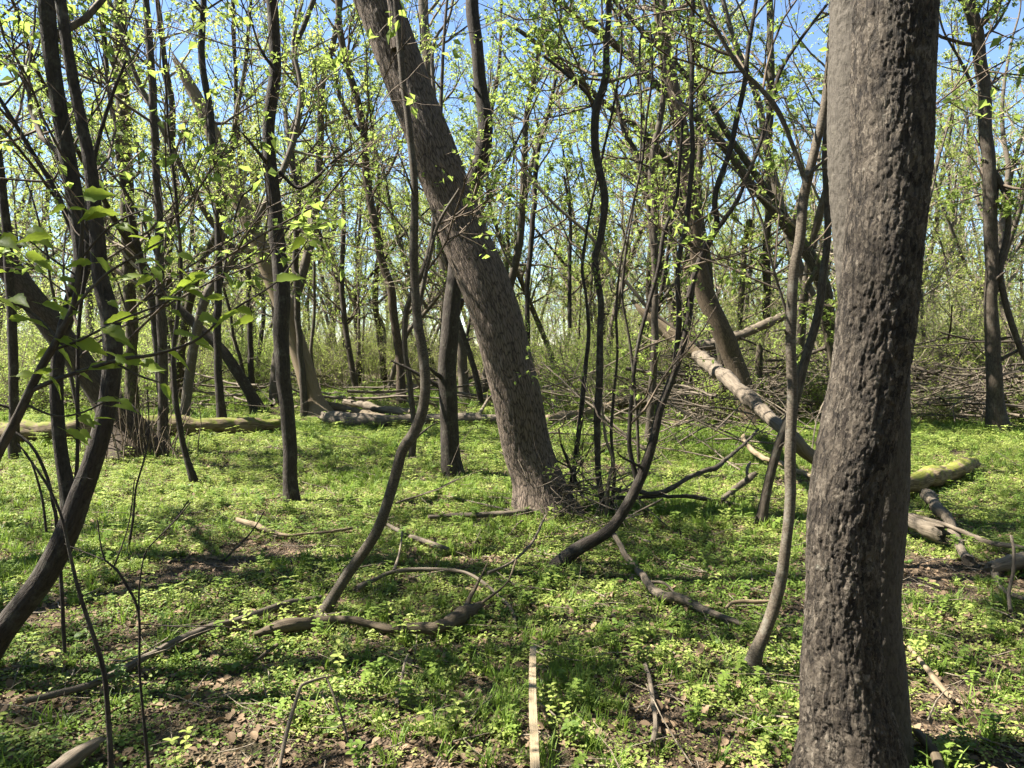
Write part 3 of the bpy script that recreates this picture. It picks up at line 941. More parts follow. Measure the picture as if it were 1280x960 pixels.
tree('broken_limb_tree', 'thin mossy trunk whose broken limb reaches up left across the sky', [(905, 500, 12), (900, 440, 11), (893, 395, 12), (880, 345, 12), (866, 300, 11), (850, 245, 11), (840, 210, 10), (824, 188, 10), (798, 160, 10), (774, 142, 9), (753, 127, 9), (730, 105, 8), (712, 89, 8), (685, 65, 7), (660, 46, 7), (645, 35, 6)], 14, 'mossy', 0, 'leaf', 12, 0.08, None, (), dict(SPARSE, z0=0.3, n1=12))
tree('slim_grey_tree', 'slim smooth grey stem with a swollen foot just left of the rough tree', [(938, 836, 27), (945, 812, 21), (955, 790, 19), (968, 756, 19), (977, 722, 18), (983, 680, 16), (988, 630, 16), (988, 568, 16), (991, 500, 15), (988, 440, 15), (988, 400, 15), (991, 340, 14), (1000, 292, 15), (1006, 245, 15), (1018, 190, 14), (1027, 150, 13), (1034, 100, 12), (1040, 45, 11), (1046, -20, 10)], None, 'smooth', 7, 'leaf', 20, 0.025, None,
     [([(1007, 228, 8), (992, 185, 7), (972, 138, 8), (950, 110, 7), (926, 86, 7), (900, 45, 6), (880, 5, 6), (873, -30, 5)], 3.5),
      ([(1006, 222, 6), (1025, 205, 5), (1040, 195, 4)], 3.5), ([(986, 400, 5), (965, 330, 4), (950, 270, 4), (925, 220, 3), (890, 190, 3)], 3.6)], dict(SPARSE, z0=0.6, n1=10))
tree('tilted_thin_tree', 'thin dark stem tilting right behind the slim grey stem', [(950, 657, 19), (957, 620, 15), (965, 585, 14), (977, 547, 13), (988, 515, 13), (996, 490, 13), (1004, 455, 14), (1017, 415, 14), (1026, 380, 13), (1030, 340, 12), (1034, 290, 10)], None, 'grey', 8, 'leaf', 16, 0.05, None, (), dict(SPARSE))
tree('brown_tree', 'brown trunk near the right edge standing in front of the dead branch bank', [(1250, 540, 34), (1247, 505, 25), (1244, 470, 22), (1240, 413, 20), (1239, 360, 19), (1238, 310, 19), (1236, 250, 19), (1234, 200, 18), (1232, 137, 18), (1228, 80, 18), (1222, 40, 18), (1212, 5, 18), (1204, -40, 17)], None, 'grey', 11, 'leaf', 20, 0.06, None,
     [([(1240, 212, 10), (1252, 232, 9), (1260, 255, 8), (1259, 295, 9), (1250, 335, 9), (1256, 375, 9), (1268, 415, 9), (1280, 445, 8), (1300, 480, 7)], 13), ([(1217, 110, 5), (1200, 75, 4), (1180, 40, 3), (1172, 10, 3)], 13)], dict(MID, leaf=0.085, n4=4))
tree('sinuous_tree', 'sinuous grey-brown trunk rising between the black upright trunk and the leaning trunk', [(502, 506, 18), (500, 470, 13), (496, 420, 13), (489, 362, 13), (478, 325, 12), (468, 275, 12), (459, 220, 12), (456, 175, 12), (446, 120, 11), (433, 80, 10), (425, 40, 10), (423, 10, 9), (420, -40, 9)], None, 'brown', 13, 'leafy', 14, 0.1, None,
     [([(455, 170, 6), (440, 150, 6), (425, 120, 6), (418, 90, 5), (412, 60, 4)], 18)], dict(MID, leaf=0.09))
tree('far_thin_tree', 'thin far trunk just left of the sinuous grey-brown trunk', [(446, 492, 10), (437, 440, 9), (430, 396, 9), (427, 340, 8), (430, 270, 7), (424, 200, 6)], None, 'grey', 10, 'leaf', 10, 0.15, None, (), dict(LOW, leaf=0.085, n4=4))
tree('far_straight_tree', 'thin far trunk just left of the black upright trunk, before the pale snag', [(316, 500, 10), (313, 440, 9), (311, 370, 8), (309, 300, 8), (301, 220, 7), (296, 140, 7), (293, 60, 6), (290, -20, 6)], None, 'dark', 12, 'leafy', 10, 0.15, None, (), dict(MID, leaf=0.09))
tree('mossy_far_tree', 'yellow-mossed upright trunk seen between the arching trunk and the rough tree', [(958, 480, 14), (958, 400, 13), (959, 320, 12), (961, 240, 12), (962, 160, 12), (963, 80, 11), (962, 0, 10)], 19, 'mossy', 15, 'leafy', 12, 0.15, None, ([([(924, 420, 9), (928, 350, 9), (932, 300, 9), (938, 275, 9)], 19),]), dict(LOW, n1=20, leaf=0.1))
tree('dark_far_tree', 'dark far trunk leaning right between the thin upright stem and the brown leaning trunk', [(802, 478, 16), (803, 440, 14), (807, 400, 13), (815, 370, 12), (822, 340, 11), (830, 300, 10), (836, 260, 8)], 20, 'dark', 12, 'leaf', 12, 0.15, None, (), dict(MID, leaf=0.095))
tree('pale_far_tree', 'pale bare far trunk slanting up left behind the thin upright stem', [(842, 395, 14), (832, 350, 13), (822, 300, 12), (812, 255, 12), (803, 220, 11), (795, 200, 10), (787, 175, 9), (778, 150, 8)], 21, 'dead', 12, 'leaf', 12, 0.15, None, (), dict(MID, leaf=0.095))
tree('dim_tree', 'dim trunk at the left edge behind the forked tree', [(20, 575, 18), (17, 500, 14), (14, 420, 14), (10, 340, 13), (6, 260, 13), (-4, 180, 12), (-12, 80, 11)], None, 'dark', 10, 'leaf', 14, 0.1, None, (), dict(MID))
tree('vine_hung_tree', 'grey vine-clad trunk between the forked tree and the tall thin trunk', [(166, 525, 20), (165, 470, 17), (163, 400, 16), (160, 320, 17), (158, 240, 18), (156, 160, 18), (152, 80, 20), (150, 0, 18)], None, 'mossy', 13, 'leafy', 16, 0.1, flare_bark(0.03, 22, 3, 0.3, 5, 0.2, 3), (), dict(MID, z0=0.2, n1=22, L1=1.2, leaf=0.08))


# ------------------------------------------------------------------ far trees: a few grown once, then copied one by one
def grow_proto(seed, H, r0, leafmat, twigmat='twigpale', bark='grey', z0=0.25, n1=20, L1=1.9, n2=5, n3=4, n4=5, leaf=0.074, wander=0.10, fork=False):
    rng = np.random.default_rng(seed)
    n = 14
    P = curves(np.zeros((1, 3)), np.array([[rng.normal(0, 0.08), rng.normal(0, 0.08), 1.0]]), np.array([H]), n, wander, 0.10, rng)[0]
    R = r0 * (1 - np.linspace(0, 1, n) ** 1.2 * 0.9)
    line = np.column_stack([P, R])
    line = np.vstack([[0, 0, -0.25, r0 * 1.3], line])
    lines = [smooth_line(line, 0.25)]
    if fork:
        k = 4
        Pf = curves(P[k:k + 1], np.array([[rng.normal(0, 0.5), rng.normal(0, 0.5), 1.0]]), np.array([H * 0.6]), 9, wander, 0.1, rng)[0]
        lines.append(smooth_line(np.column_stack([Pf, np.linspace(R[k] * 0.8, 0.012, 9)]), 0.25))
    trunk, tw = Geo(), Geo()
    Cs = []
    for k, l in enumerate(lines):
        trunk.add(*tube(l, 10, flare_bark(r0 * 0.05, 14, 4, 0.4, 4, 0.12, seed % 5), seed=seed % 9))
        T, C = crown(l, rng, z0=z0 if k == 0 else 0.15, n1=n1 if k == 0 else n1 // 2, L1=L1, n2=n2, n3=n3, n4=n4, leaf=leaf)
        for Pq, Rq, s in T:
            tw.add(*tubes(Pq, Rq + 0.0006, s))
        Cs.append(C)
    lv = leaf_cloud(np.concatenate(Cs), leaf, rng)
    return trunk, tw, lv, (M[bark], M[twigmat], M[leafmat])


PROTO = []
for k, a in enumerate([dict(H=12, r0=0.11, leafmat='leafy', bark='smooth'), dict(H=10, r0=0.08, leafmat='leaf', bark='dark', fork=True), dict(H=14, r0=0.13, leafmat='leaf', bark='smooth', fork=True),
                       dict(H=9, r0=0.06, leafmat='leafy', bark='smooth', L1=1.5), dict(H=13, r0=0.12, leafmat='leafy', bark='mossy', wander=0.14), dict(H=8, r0=0.05, leafmat='leafy', bark='grey', L1=1.4, z0=0.15),
                       dict(H=11, r0=0.09, leafmat='leaf', bark='smooth', wander=0.16, fork=True)]):
    PROTO.append(grow_proto(500 + k, **a))
PMESH = []
for tr, tw, lv, ms in PROTO:
    PMESH.append((tr.mesh('trunk', ms[0]), tw.mesh('twigs', ms[1]), Geo().add(*lv).mesh('crown', ms[2], smooth=False)))


def copy_tree(k, x, y, rz, sc, lean):
    t = thing('far_tree', 'slender far tree among the many grey trunks behind the fallen logs', 'tree', (x, y, float(terrain(x, y))), 'far trees behind the fallen logs')
    t.rotation_euler = (lean[0], lean[1], rz)
    t.scale = (sc, sc, sc)
    for nm, me in zip(('trunk', 'twigs', 'crown'), PMESH[k]):
        o = bpy.data.objects.new(nm, me)
        COL.objects.link(o)
        o.parent = t
        if nm == 'twigs':
            o['kind'] = 'stuff'


rng = np.random.default_rng(21)
spots = []
tries = 0
while len(spots) < 60 and tries < 6000:
    tries += 1
    Y = 13.5 + 15 * rng.random()
    px = rng.uniform(-30, 1310)
    X = (px - 640) / F_PX * Y
    if Y < 17 and 300 < px < 960:
        continue
    if all((X - a) ** 2 + (Y - b) ** 2 > 0.85 for a, b in spots):
        spots.append((X, Y))
for X, Y in spots:
    copy_tree(int(rng.integers(len(PMESH))), X, Y, rng.uniform(0, 6.28), rng.uniform(0.75, 1.1), rng.normal(0, 0.07, 2))


# ------------------------------------------------------------------ the wood beyond, the thicket and the ground cover (nobody could count them)
def scatter(name, label, cat, protos, P, rot, scl, idx):
    c = bpy.data.collections.new(name + '_kinds')
    for k, me in enumerate(protos):
        o = bpy.data.objects.new('%s_kind_%02d' % (name, k), me)
        c.objects.link(o)
    m = bpy.data.meshes.new(name)
    m.vertices.add(len(P))
    m.vertices.foreach_set('co', np.asarray(P, np.float32).ravel())
    m.attributes.new('rot', 'FLOAT_VECTOR', 'POINT').data.foreach_set('vector', np.asarray(rot, np.float32).ravel())
    m.attributes.new('scl', 'FLOAT', 'POINT').data.foreach_set('value', np.asarray(scl, np.float32))
    m.attributes.new('idx', 'INT', 'POINT').data.foreach_set('value', np.asarray(idx, np.int32))
    ob = bpy.data.objects.new(name, m)
    COL.objects.link(ob)
    ob['kind'] = 'stuff'
    ob['label'] = label
    ob['category'] = cat
    ng = bpy.data.node_groups.new(name + '_scatter', 'GeometryNodeTree')
    ng.interface.new_socket('Geometry', in_out='INPUT', socket_type='NodeSocketGeometry')
    ng.interface.new_socket('Geometry', in_out='OUTPUT', socket_type='NodeSocketGeometry')
    N, L = ng.nodes.new, ng.links.new
    gi, go = N('NodeGroupInput'), N('NodeGroupOutput')
    ip = N('GeometryNodeInstanceOnPoints')
    ci = N('GeometryNodeCollectionInfo')
    ci.inputs['Collection'].default_value = c
    ci.inputs['Separate Children'].default_value = True
    ci.inputs['Reset Children'].default_value = True
    ip.inputs['Pick Instance'].default_value = True

    def attr(nm, t):
        a = N('GeometryNodeInputNamedAttribute')
        a.data_type = t
        a.inputs['Name'].default_value = nm
        return next(s for s in a.outputs if s.name == 'Attribute' and s.enabled)
    e = N('FunctionNodeEulerToRotation')
    L(attr('rot', 'FLOAT_VECTOR'), e.inputs[0])
    L(e.outputs[0], ip.inputs['Rotation'])
    L(attr('scl', 'FLOAT'), ip.inputs['Scale'])
    L(attr('idx', 'INT'), ip.inputs['Instance Index'])
    L(gi.outputs[0], ip.inputs['Points'])
    L(ci.outputs[0], ip.inputs['Instance'])
    L(ip.outputs[0], go.inputs[0])
    ob.modifiers.new('scatter', 'NODES').node_group = ng
    return ob


def joined(tr, tw, lv, ms):
    g = Geo()
    for G_, mi in ((tr, 0), (tw, 1)):
        off = 0
        V = np.concatenate(G_.V)
        A = np.concatenate(G_.A)
        Q = np.concatenate(G_.Q) if G_.Q else None
        T = np.concatenate(G_.T) if G_.T else None
        g.add(V, Q, T, A, mi)
    g.add(*lv, m=2)
    return g.mesh('wood', list(ms))


WOOD = [joined(*p) for p in PROTO]


def shrub(seed, H, n, leafmat, twigmat, spread=0.35, n2=6, n3=5, n4=9, leaf=0.06):
    rng = np.random.default_rng(seed)
    S = np.stack([rng.normal(0, 0.25, n), rng.normal(0, 0.25, n), np.full(n, -0.1)], -1)
    D = np.stack([rng.normal(0, spread, n), rng.normal(0, spread, n), np.ones(n)], -1)
    L = H * (0.5 + 0.6 * rng.random(n))
    P = curves(S, D, L, 8, 0.12, 0.0, rng)
    R = (0.006 + 0.014 * rng.random((n, 1))) * np.linspace(1, 0.25, 8)
    g = Geo().add(*tubes(P, R, 4), m=0)
    S, D, r, t = spawn(P, R, n2, 0.15, 1, 0.8, rng)
    P2 = curves(S, D, np.repeat(L, n2) * 0.3 * (0.5 + rng.random(len(t))), 5, 0.2, 0.03, rng)
    R2 = (r * 0.5)[:, None] * np.linspace(1, 0.4, 5) + 0.001
    g.add(*tubes(P2, R2, 3), m=0)
    S, D, r, t = spawn(P2, R2, n3, 0.2, 1, 0.8, rng)
    P3 = curves(S, D, 0.15 + 0.3 * rng.random(len(t)), 3, 0.2, 0.0, rng)
    R3 = (r * 0.5)[:, None] * np.linspace(1, 0.5, 3) + 0.001
    g.add(*tubes(P3, R3, 3), m=0)
    if n4:
        C = P3[:, 1:].reshape(-1, 3)
        C = np.repeat(C, n4, 0)[rng.random(len(C) * n4) < 0.5]
        g.add(*leaf_cloud(C + rng.normal(0, 0.04, C.shape), leaf, rng), m=1)
    return g.mesh('shrub', [M[twigmat], M[leafmat]])


SHRUB = [shrub(900, 3.2, 14, 'leafy', 'twigpale'), shrub(901, 2.2, 18, 'leaf', 'twigpale'), shrub(902, 3.8, 12, 'leafy', 'twigpale'), shrub(903, 2.6, 22, 'leafy', 'twigpale', 0.5, n4=4), shrub(904, 1.3, 16, 'leaf', 'twig', 0.5, leaf=0.055)]

rng = np.random.default_rng(33)
P, K = [], []
# the wood closing the view, from beyond the far trees to where nothing shows through
for _ in range(120):
    Y = 26 + 24 * rng.random()
    X = rng.uniform(-0.85, 0.85) * Y
    P.append((X, Y, float(terrain(X, Y))))
for _ in range(170):
    Y = 46 + 34 * rng.random()
    X = rng.uniform(-0.8, 0.8) * Y
    P.append((X, Y, float(terrain(X, Y))))
# the wood left, right and behind: unseen, added to shade foreground and cut skylight
side = [(-6.1, 0.2), (-6.7, 3.6), (-5.6, 5.0), (-5.4, 3.3), (-7.9, 5.3), (-12.2, 3.4), (-8.6, 0.8), (-11, 4.9), (-7.2, 2.4), (-9.5, 2.9), (-6.2, -1.2), (-9.0, -1.0), (-12.5, 0.5), (-13, 3.8), (-15.5, 12.5), (-17, 4.0),
        (7.5, 3.0), (9.5, 6.0), (12.0, 8.5), (8.0, -1.5), (3.0, -4.0), (-2.5, -3.5), (0.5, -6.5), (-5.5, -5.0), (13, 3), (14, 11), (5, -7), (-9, -6)]
for _ in range(60):
    X, Y = rng.uniform(-16, 26), rng.uniform(-24, -2.5)
    side.append((X, Y))
for _ in range(26):
    Y = rng.uniform(-2, 14)
    side.append((Y * 0.75 + rng.uniform(4.5, 14), Y))
for X, Y in side:
    P.append((X, Y, float(terrain(X, Y))))
P = np.array(P)
n = len(P)
scatter('woodland', 'dense mass of far trees closing the view, plus unseen trees added for shade', 'wood', WOOD, P, np.stack([rng.normal(0, 0.05, n), rng.normal(0, 0.05, n), rng.uniform(0, 6.28, n)], -1), rng.uniform(0.8, 1.2, n), rng.integers(0, len(WOOD), n))

P, S_, I_ = [], [], []
for _ in range(420):
    Y = 15.5 + 48 * rng.random() ** 1.1
    X = rng.uniform(-0.8, 0.8) * Y
    if Y < 23 and -0.5 < X / Y < 0.1:
        continue
    P.append((X, Y, float(terrain(X, Y))))
    S_.append(rng.uniform(0.6, 1.25) * (1 + max(0, Y - 32) * 0.02))
    I_.append(int(rng.integers(0, 5)))
for lo, hi, m_ in ((1090, 1330, 40), (-40, 170, 20), (700, 960, 14)):
    for _ in range(m_):
        Y = rng.uniform(16, 25)
        X = (rng.uniform(lo, hi) - 640) / F_PX * Y
        P.append((X, Y, float(terrain(X, Y))))
        S_.append(rng.uniform(0.6, 1.0))
        I_.append(int(rng.choice([1, 3, 4, 2])))
for _ in range(12):
    Y = rng.uniform(13.6, 18)
    X = (rng.uniform(860, 1330) - 640) / F_PX * Y
    P.append((X, Y, float(terrain(X, Y))))
    S_.append(rng.uniform(0.5, 0.9))
    I_.append(4)
for _ in range(70):  # unseen shrubs behind and to the right, added to cut the skylight
    a = rng.uniform(-0.35, 1.15) * math.pi
    r = rng.uniform(6, 16)
    X, Y = r * math.sin(a), -r * math.cos(a)
    if Y > 0.5 and X < Y * 0.8 + 2.5:
        continue
    P.append((X, Y, float(terrain(X, Y))))
    S_.append(rng.uniform(0.7, 1.1))
    I_.append(int(rng.integers(0, 5)))
P = np.array(P)
n = len(P)
scatter('undergrowth', 'tangled leafy undergrowth under the far trees, plus unseen shrubs added to cut skylight', 'undergrowth', SHRUB, P, np.stack([np.zeros(n), np.zeros(n), rng.uniform(0, 6.28, n)], -1), S_, I_)


# ---- low plants
def blade_leaf(c, d, up, L, w, n=5):
    """a rounded leaf blade: outline fan, slightly cupped"""
    s = np.cross(d, up)
    s /= np.linalg.norm(s)
    u = np.cross(s, d)
    t = np.array([0, 0.25, 0.55, 0.85, 1.0])
    hw = np.array([0.0, 0.42, 0.5, 0.28, 0.0]) * w
    mid = c + d * (t * L)[:, None] - u * (t ** 2 * L * 0.22)[:, None]
    l = mid[1:4] + s * hw[1:4, None] + u * hw[1:4, None] * 0.3
    r = mid[1:4] - s * hw[1:4, None] + u * hw[1:4, None] * 0.3
    V = np.vstack([mid, l, r])
    T = [(0, 1, 5), (1, 2, 6), (1, 6, 5), (2, 3, 7), (2, 7, 6), (3, 4, 7), (0, 8, 1), (1, 8, 9), (1, 9, 2), (2, 9, 10), (2, 10, 3), (3, 10, 4)]
    return V, T


def herb(seed, n, R, h, L, w, mat):
    rng = np.random.default_rng(seed)
    g = Geo()
    for _ in range(n):
        a = rng.uniform(0, 6.28)
        r = R * math.sqrt(rng.random())
        c = np.array([r * math.cos(a), r * math.sin(a), h * (0.25 + 0.75 * rng.random()) * (1.1 - 0.6 * r / R)])
        b = rng.uniform(0, 6.28)
        d = unit(np.array([math.cos(b), math.sin(b), rng.normal(0.05, 0.3)]))
        up = unit(np.array([rng.normal(0, 0.3), rng.normal(0, 0.3), 1]))
        s = rng.uniform(0.6, 1.25)
        V, T = blade_leaf(c, d, up, L * s, w * s)
        g.add(V, None, T)
    return g.mesh('herb', M[mat])


def tuft(seed, n, h, mat, w=0.0035):
    rng = np.random.default_rng(seed)
    g = Geo()
    for _ in range(n):
        b = rng.uniform(0, 6.28)
        o = np.array([rng.normal(0, 0.03), rng.normal(0, 0.03), -0.01])
        d = np.array([math.cos(b), math.sin(b), 0])
        s = np.array([-d[1], d[0], 0]) * w * rng.uniform(0.7, 1.4)
        H = h * rng.uniform(0.5, 1.1)
        k = rng.uniform(0.2, 0.9)
        p = [o + d * H * k * t * t + np.array([0, 0, H * (t - 0.35 * k * t * t)]) for t in (0, 0.4, 0.75, 1.0)]
        g.add(np.array([p[0] - s, p[0] + s, p[1] - s, p[1] + s, p[2] - s * 0.7, p[2] + s * 0.7, p[3]]), [(0, 1, 3, 2), (2, 3, 5, 4)], [(4, 5, 6)])
    return g.mesh('tuft', M[mat])


def sprig(seed, h, L, w, mat, stems=3):
    rng = np.random.default_rng(seed)
    g = Geo()
    for _ in range(stems):
        o = np.array([rng.normal(0, 0.03), rng.normal(0, 0.03), 0])
        D = unit(np.array([rng.normal(0, 0.25), rng.normal(0, 0.25), 1]))
        P = curves(o[None], D[None], np.array([h * rng.uniform(0.6, 1.1)]), 5, 0.1, 0.02, rng)
        g.add(*tubes(P, np.full((1, 5), 0.0016), 3))
        for i in (2, 3, 4):
            a = rng.uniform(0, 6.28)
            for q in range(3 if i == 4 else 2):
                b = a + q * (2.1 if i == 4 else 3.14) + rng.normal(0, 0.2)
                d = unit(np.array([math.cos(b), math.sin(b), 0.25]))
                s = rng.uniform(0.7, 1.2)
                V, T = blade_leaf(P[0, i], d, np.array([0, 0, 1.0]), L * s, w * s)
                g.add(V, None, T)
    return g.mesh('sprig', M[mat])


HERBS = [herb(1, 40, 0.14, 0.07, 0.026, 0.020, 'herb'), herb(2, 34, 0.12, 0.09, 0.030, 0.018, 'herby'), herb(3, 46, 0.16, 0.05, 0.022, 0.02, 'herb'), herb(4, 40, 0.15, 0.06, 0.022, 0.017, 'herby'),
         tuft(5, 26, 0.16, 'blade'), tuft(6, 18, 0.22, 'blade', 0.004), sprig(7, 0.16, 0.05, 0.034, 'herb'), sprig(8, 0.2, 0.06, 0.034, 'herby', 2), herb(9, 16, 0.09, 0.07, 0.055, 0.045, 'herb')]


def ground_cover():
    rng = np.random.default_rng(44)
    P, S, I = [], [], []
    for (y0, y1, dens, sc) in ((1.6, 6.0, 330, 0.56), (6.0, 10.0, 270, 0.62), (10.0, 16.0, 150, 0.85), (16, 30, 30, 1.4)):
        area = 0.5 * (y1 + y0) * (y1 - y0) * 1.6
        n = int(area * dens)
        Y = np.sqrt(y0 ** 2 + (y1 ** 2 - y0 ** 2) * rng.random(n))
        X = rng.uniform(-0.8, 0.8, n) * Y
        q = np.stack([X * 0.9, Y * 0.9, np.zeros(n)], -1)
        f = fbm(q, 4, 61)
        q2 = np.stack([X * 3.0, Y * 3.0, np.zeros(n) + 5], -1)
        f2 = fbm(q2, 3, 62)
        near = np.clip((6.5 - Y) / 3.5, 0, 1)
        keep = (f * 0.5 + f2 * 0.5) > (0.36 + 0.105 * near) + rng.normal(0, 0.035, n)
        X, Y, f = X[keep], Y[keep], f[keep]
        n = len(X)
        kind = fbm(np.stack([X * 0.6, Y * 0.6, np.zeros(n) + 9], -1), 3, 63) + rng.normal(0, 0.10, n)
        i = np.where(kind < 0.34, 4, np.where(kind < 0.46, 1, np.where(kind < 0.52, 3, np.where(kind < 0.6, 2, 0))))
        u = rng.random(n)
        i = np.where(u < 0.03, 5, np.where(u < 0.08, 6, np.where(u < 0.10, 7, np.where(u < 0.115, 8, i))))
        pale = (rng.random(n) < 0.62) & (Y > 6.4) & (i < 4)  # paler herb kinds across the clearing also put its sunlight into the colour
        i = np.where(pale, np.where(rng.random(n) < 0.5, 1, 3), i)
        P.append(np.stack([X, Y, terrain(X, Y)], -1))
        S.append(sc * rng.uniform(0.65, 1.3, n))
        I.append(i)
    P, S, I = np.concatenate(P), np.concatenate(S), np.concatenate(I)
    n = len(P)
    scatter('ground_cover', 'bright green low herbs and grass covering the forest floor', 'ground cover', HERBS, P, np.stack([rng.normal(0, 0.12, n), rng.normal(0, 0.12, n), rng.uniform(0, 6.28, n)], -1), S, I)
    # fallen leaves and small sticks between the herbs
    L_ = []
    for k in range(4):
        V, T = blade_leaf(np.zeros(3), unit(np.array([1, 0, 0.05 + 0.1 * k])), np.array([0, 0.2 * (k - 1.5), 1.0]), 0.045, 0.028)
        V[:, 2] += 0.25 * V[:, 1] ** 2 / 0.012 * (1 if k % 2 else -0.6) + 0.006
        L_.append(Geo().add(V, None, T).mesh('litter', M['litter']))
    n = 60000
    Y = 1.6 + 8.5 * rng.random(n) ** 0.8
    X = rng.uniform(-0.8, 0.8, n) * Y
    P = np.stack([X, Y, terrain(X, Y) + 0.008 * rng.random(n)], -1)
    scatter('leaf_litter', 'brown fallen leaves lying between the herbs', 'leaf litter', L_, P, np.stack([rng.normal(0, 0.35, n), rng.normal(0, 0.35, n), rng.uniform(0, 6.28, n)], -1), 0.22 + 1.0 * rng.random(n) ** 2.2, rng.integers(0, 4, n))
    n = 2600
    Y = 1.7 + 11 * rng.random(n)
    X = rng.uniform(-0.75, 0.75, n) * Y
    a = rng.uniform(0, 6.28, n)
    Pc = curves(np.stack([X, Y, terrain(X, Y) + 0.012 + 0.03 * rng.random(n)], -1), np.stack([np.cos(a), np.sin(a), rng.normal(0, 0.06, n)], -1), 0.1 + 0.5 * rng.random(n) ** 2, 5, 0.12, 0, rng)
    Rc = (0.0012 + 0.004 * rng.random((n, 1)) ** 3) * np.linspace(1, 0.6, 5)
    o = Geo().add(*tubes(Pc, Rc, 4)).build('stick_litter', M['twigpale'])
    o['kind'] = 'stuff'
    o['label'] = 'small broken sticks strewn over the forest floor'
    o['category'] = 'sticks'


ground_cover()


# ------------------------------------------------------------------ fallen logs and branches
def lying(name, label, pts, mat='dead', cat='branch', lift=None, sides=14, group=None, forks=(), d=None, rough=0.1, step=0.015):
    """a fallen piece; pts (px, py, width[, height above ground of its axis])"""
    SEED[0] += 1
    rows = []

    def conv(ps, dd):
        out = []
        for q in ps:
            px, py, w = q[:3]
            if len(q) > 3:
                h = q[3]
                Y = gdist(px, py, h)
            elif dd is not None:
                Y = dd
            else:
                Y = gdist(px, py, 0.02)
                Y = gdist(px, py, w / 2 * Y / F_PX * 0.9 + 0.035)
            out.append([*at(px, py, Y), w * 0.88 / 2 * Y / F_PX])
        return np.array(out)
    l = conv(pts, d)
    base = l.mean(0)[:3]
    base[2] = float(terrain(base[0], base[1]))
    rg = np.random.default_rng(SEED[0])

    def knotty(ll):
        ff = smooth_line(ll, step)
        q = np.arange(len(ff)) * step
        sd = rg.uniform(0, 50)
        for am, fr in ((0.9, 7.0), (0.35, 19.0)):
            w_ = np.stack([vnoise(np.stack([q * fr, np.full(len(q), sd), np.full(len(q), k * 5.1)], -1), 55) for k in range(3)], -1) - 0.5
            ff[:, :3] += w_ * np.minimum(ff[:, 3:4], 0.03) * am
        ff[:, 3] *= 0.82 + 0.4 * vnoise(np.stack([q * 5, np.full(len(q), sd + 9), q * 0], -1), 56)
        return ff
    f = knotty(l)
    dp = flare_bark(float(f[:, 3].mean()) * 0.22, 55, 7, 0.0, hump=rough * 2.5, seed=SEED[0] % 9)
    if not forks:
        o = Geo().add(*tube(f, sides, dp, seed=SEED[0] % 17, jag=1.6)).build(name, M[mat], None, base)
        return tag(o, label, cat, group)
    t = thing(name, label, cat, base, group)
    Geo().add(*tube(f, sides, dp, seed=SEED[0] % 17, jag=1.6)).build('stem', M[mat], t, base)
    for fk in forks:
        lf = knotty(conv(fk, d))
        Geo().add(*tube(lf, max(5, sides - 3), flare_bark(float(lf[:, 3].mean()) * 0.1, 30, 6, 0.0, hump=rough * 2), seed=SEED[0] % 15)).build('branch', M[mat], t, base)
    return t


lying('fallen_log', 'thick pale mossy log lying across the left behind the forked tree', [(-60, 548, 27), (0, 541, 27), (60, 538, 26), (130, 536, 24), (210, 533, 22), (280, 532, 20), (346, 531, 17)], 'deadmoss', 'log', sides=28, step=0.06, rough=0.16)
lying('rotting_log', 'long low brown log lying behind the clearing from the black trunk to the leaning trunk', [(404, 521, 13), (430, 524, 18), (480, 526, 16), (540, 524, 14), (600, 523, 13), (650, 525, 11)], 'dead', 'log', sides=16, step=0.08)
lying('crooked_log', 'long pale crooked log beyond the clearing right of the leaning trunk', [(676, 527, 13), (705, 521, 14), (735, 516, 13), (755, 511, 12, 0.18), (775, 504, 11, 0.26), (809, 501, 11, 0.28), (848, 501, 11, 0.28), (872, 496, 10, 0.34), (908, 493, 8, 0.36)], 'pale', 'log', sides=14, step=0.05)
lying('mossy_chunk', 'short thick mossy log end behind the crooked log', [(768, 505, 12, 0.25), (790, 496, 18, 0.34), (814, 485, 20, 0.45)], 'deadmoss', 'log', sides=16, step=0.05, rough=0.2)
lying('short_brown_log', 'short brown log angled beside the foot of the pale snag', [(412, 508, 9, 0.2), (440, 514, 12, 0.12), (470, 521, 12, 0.1), (490, 524, 9, 0.08)], 'rot', 'log', sides=12, step=0.05, rough=0.2)
lying('split_log', 'split pale log behind the short brown log left of the sinuous trunk', [(432, 503, 8, 0.25), (460, 508, 11, 0.2), (486, 513, 11, 0.16), (512, 516, 8, 0.12)], 'dead', 'log', sides=12, step=0.05, rough=0.25)
lying('straight_pole', 'straight pale pole on the ground behind the thin upright stem', [(735, 525, 8), (790, 526, 9), (860, 529, 9)], 'pale', 'log', sides=10, step=0.1)
lying('snapped_tree', 'broken pale trunk slanting down right from a splintered top and passing behind the rough tree', [(1172, 668, 23.2, 0.10), (1130, 646, 18.6, 0.18), (1075, 607, 15.5, 0.35), (1022, 575, 16.3, 0.55), (991, 547, 17.1, 0.75), (953, 514, 17.8, 0.95), (909, 474, 17.1, 1.2), (872, 445, 17.1, 1.36)], 'dead', 'log', sides=20, step=0.04, forks=())


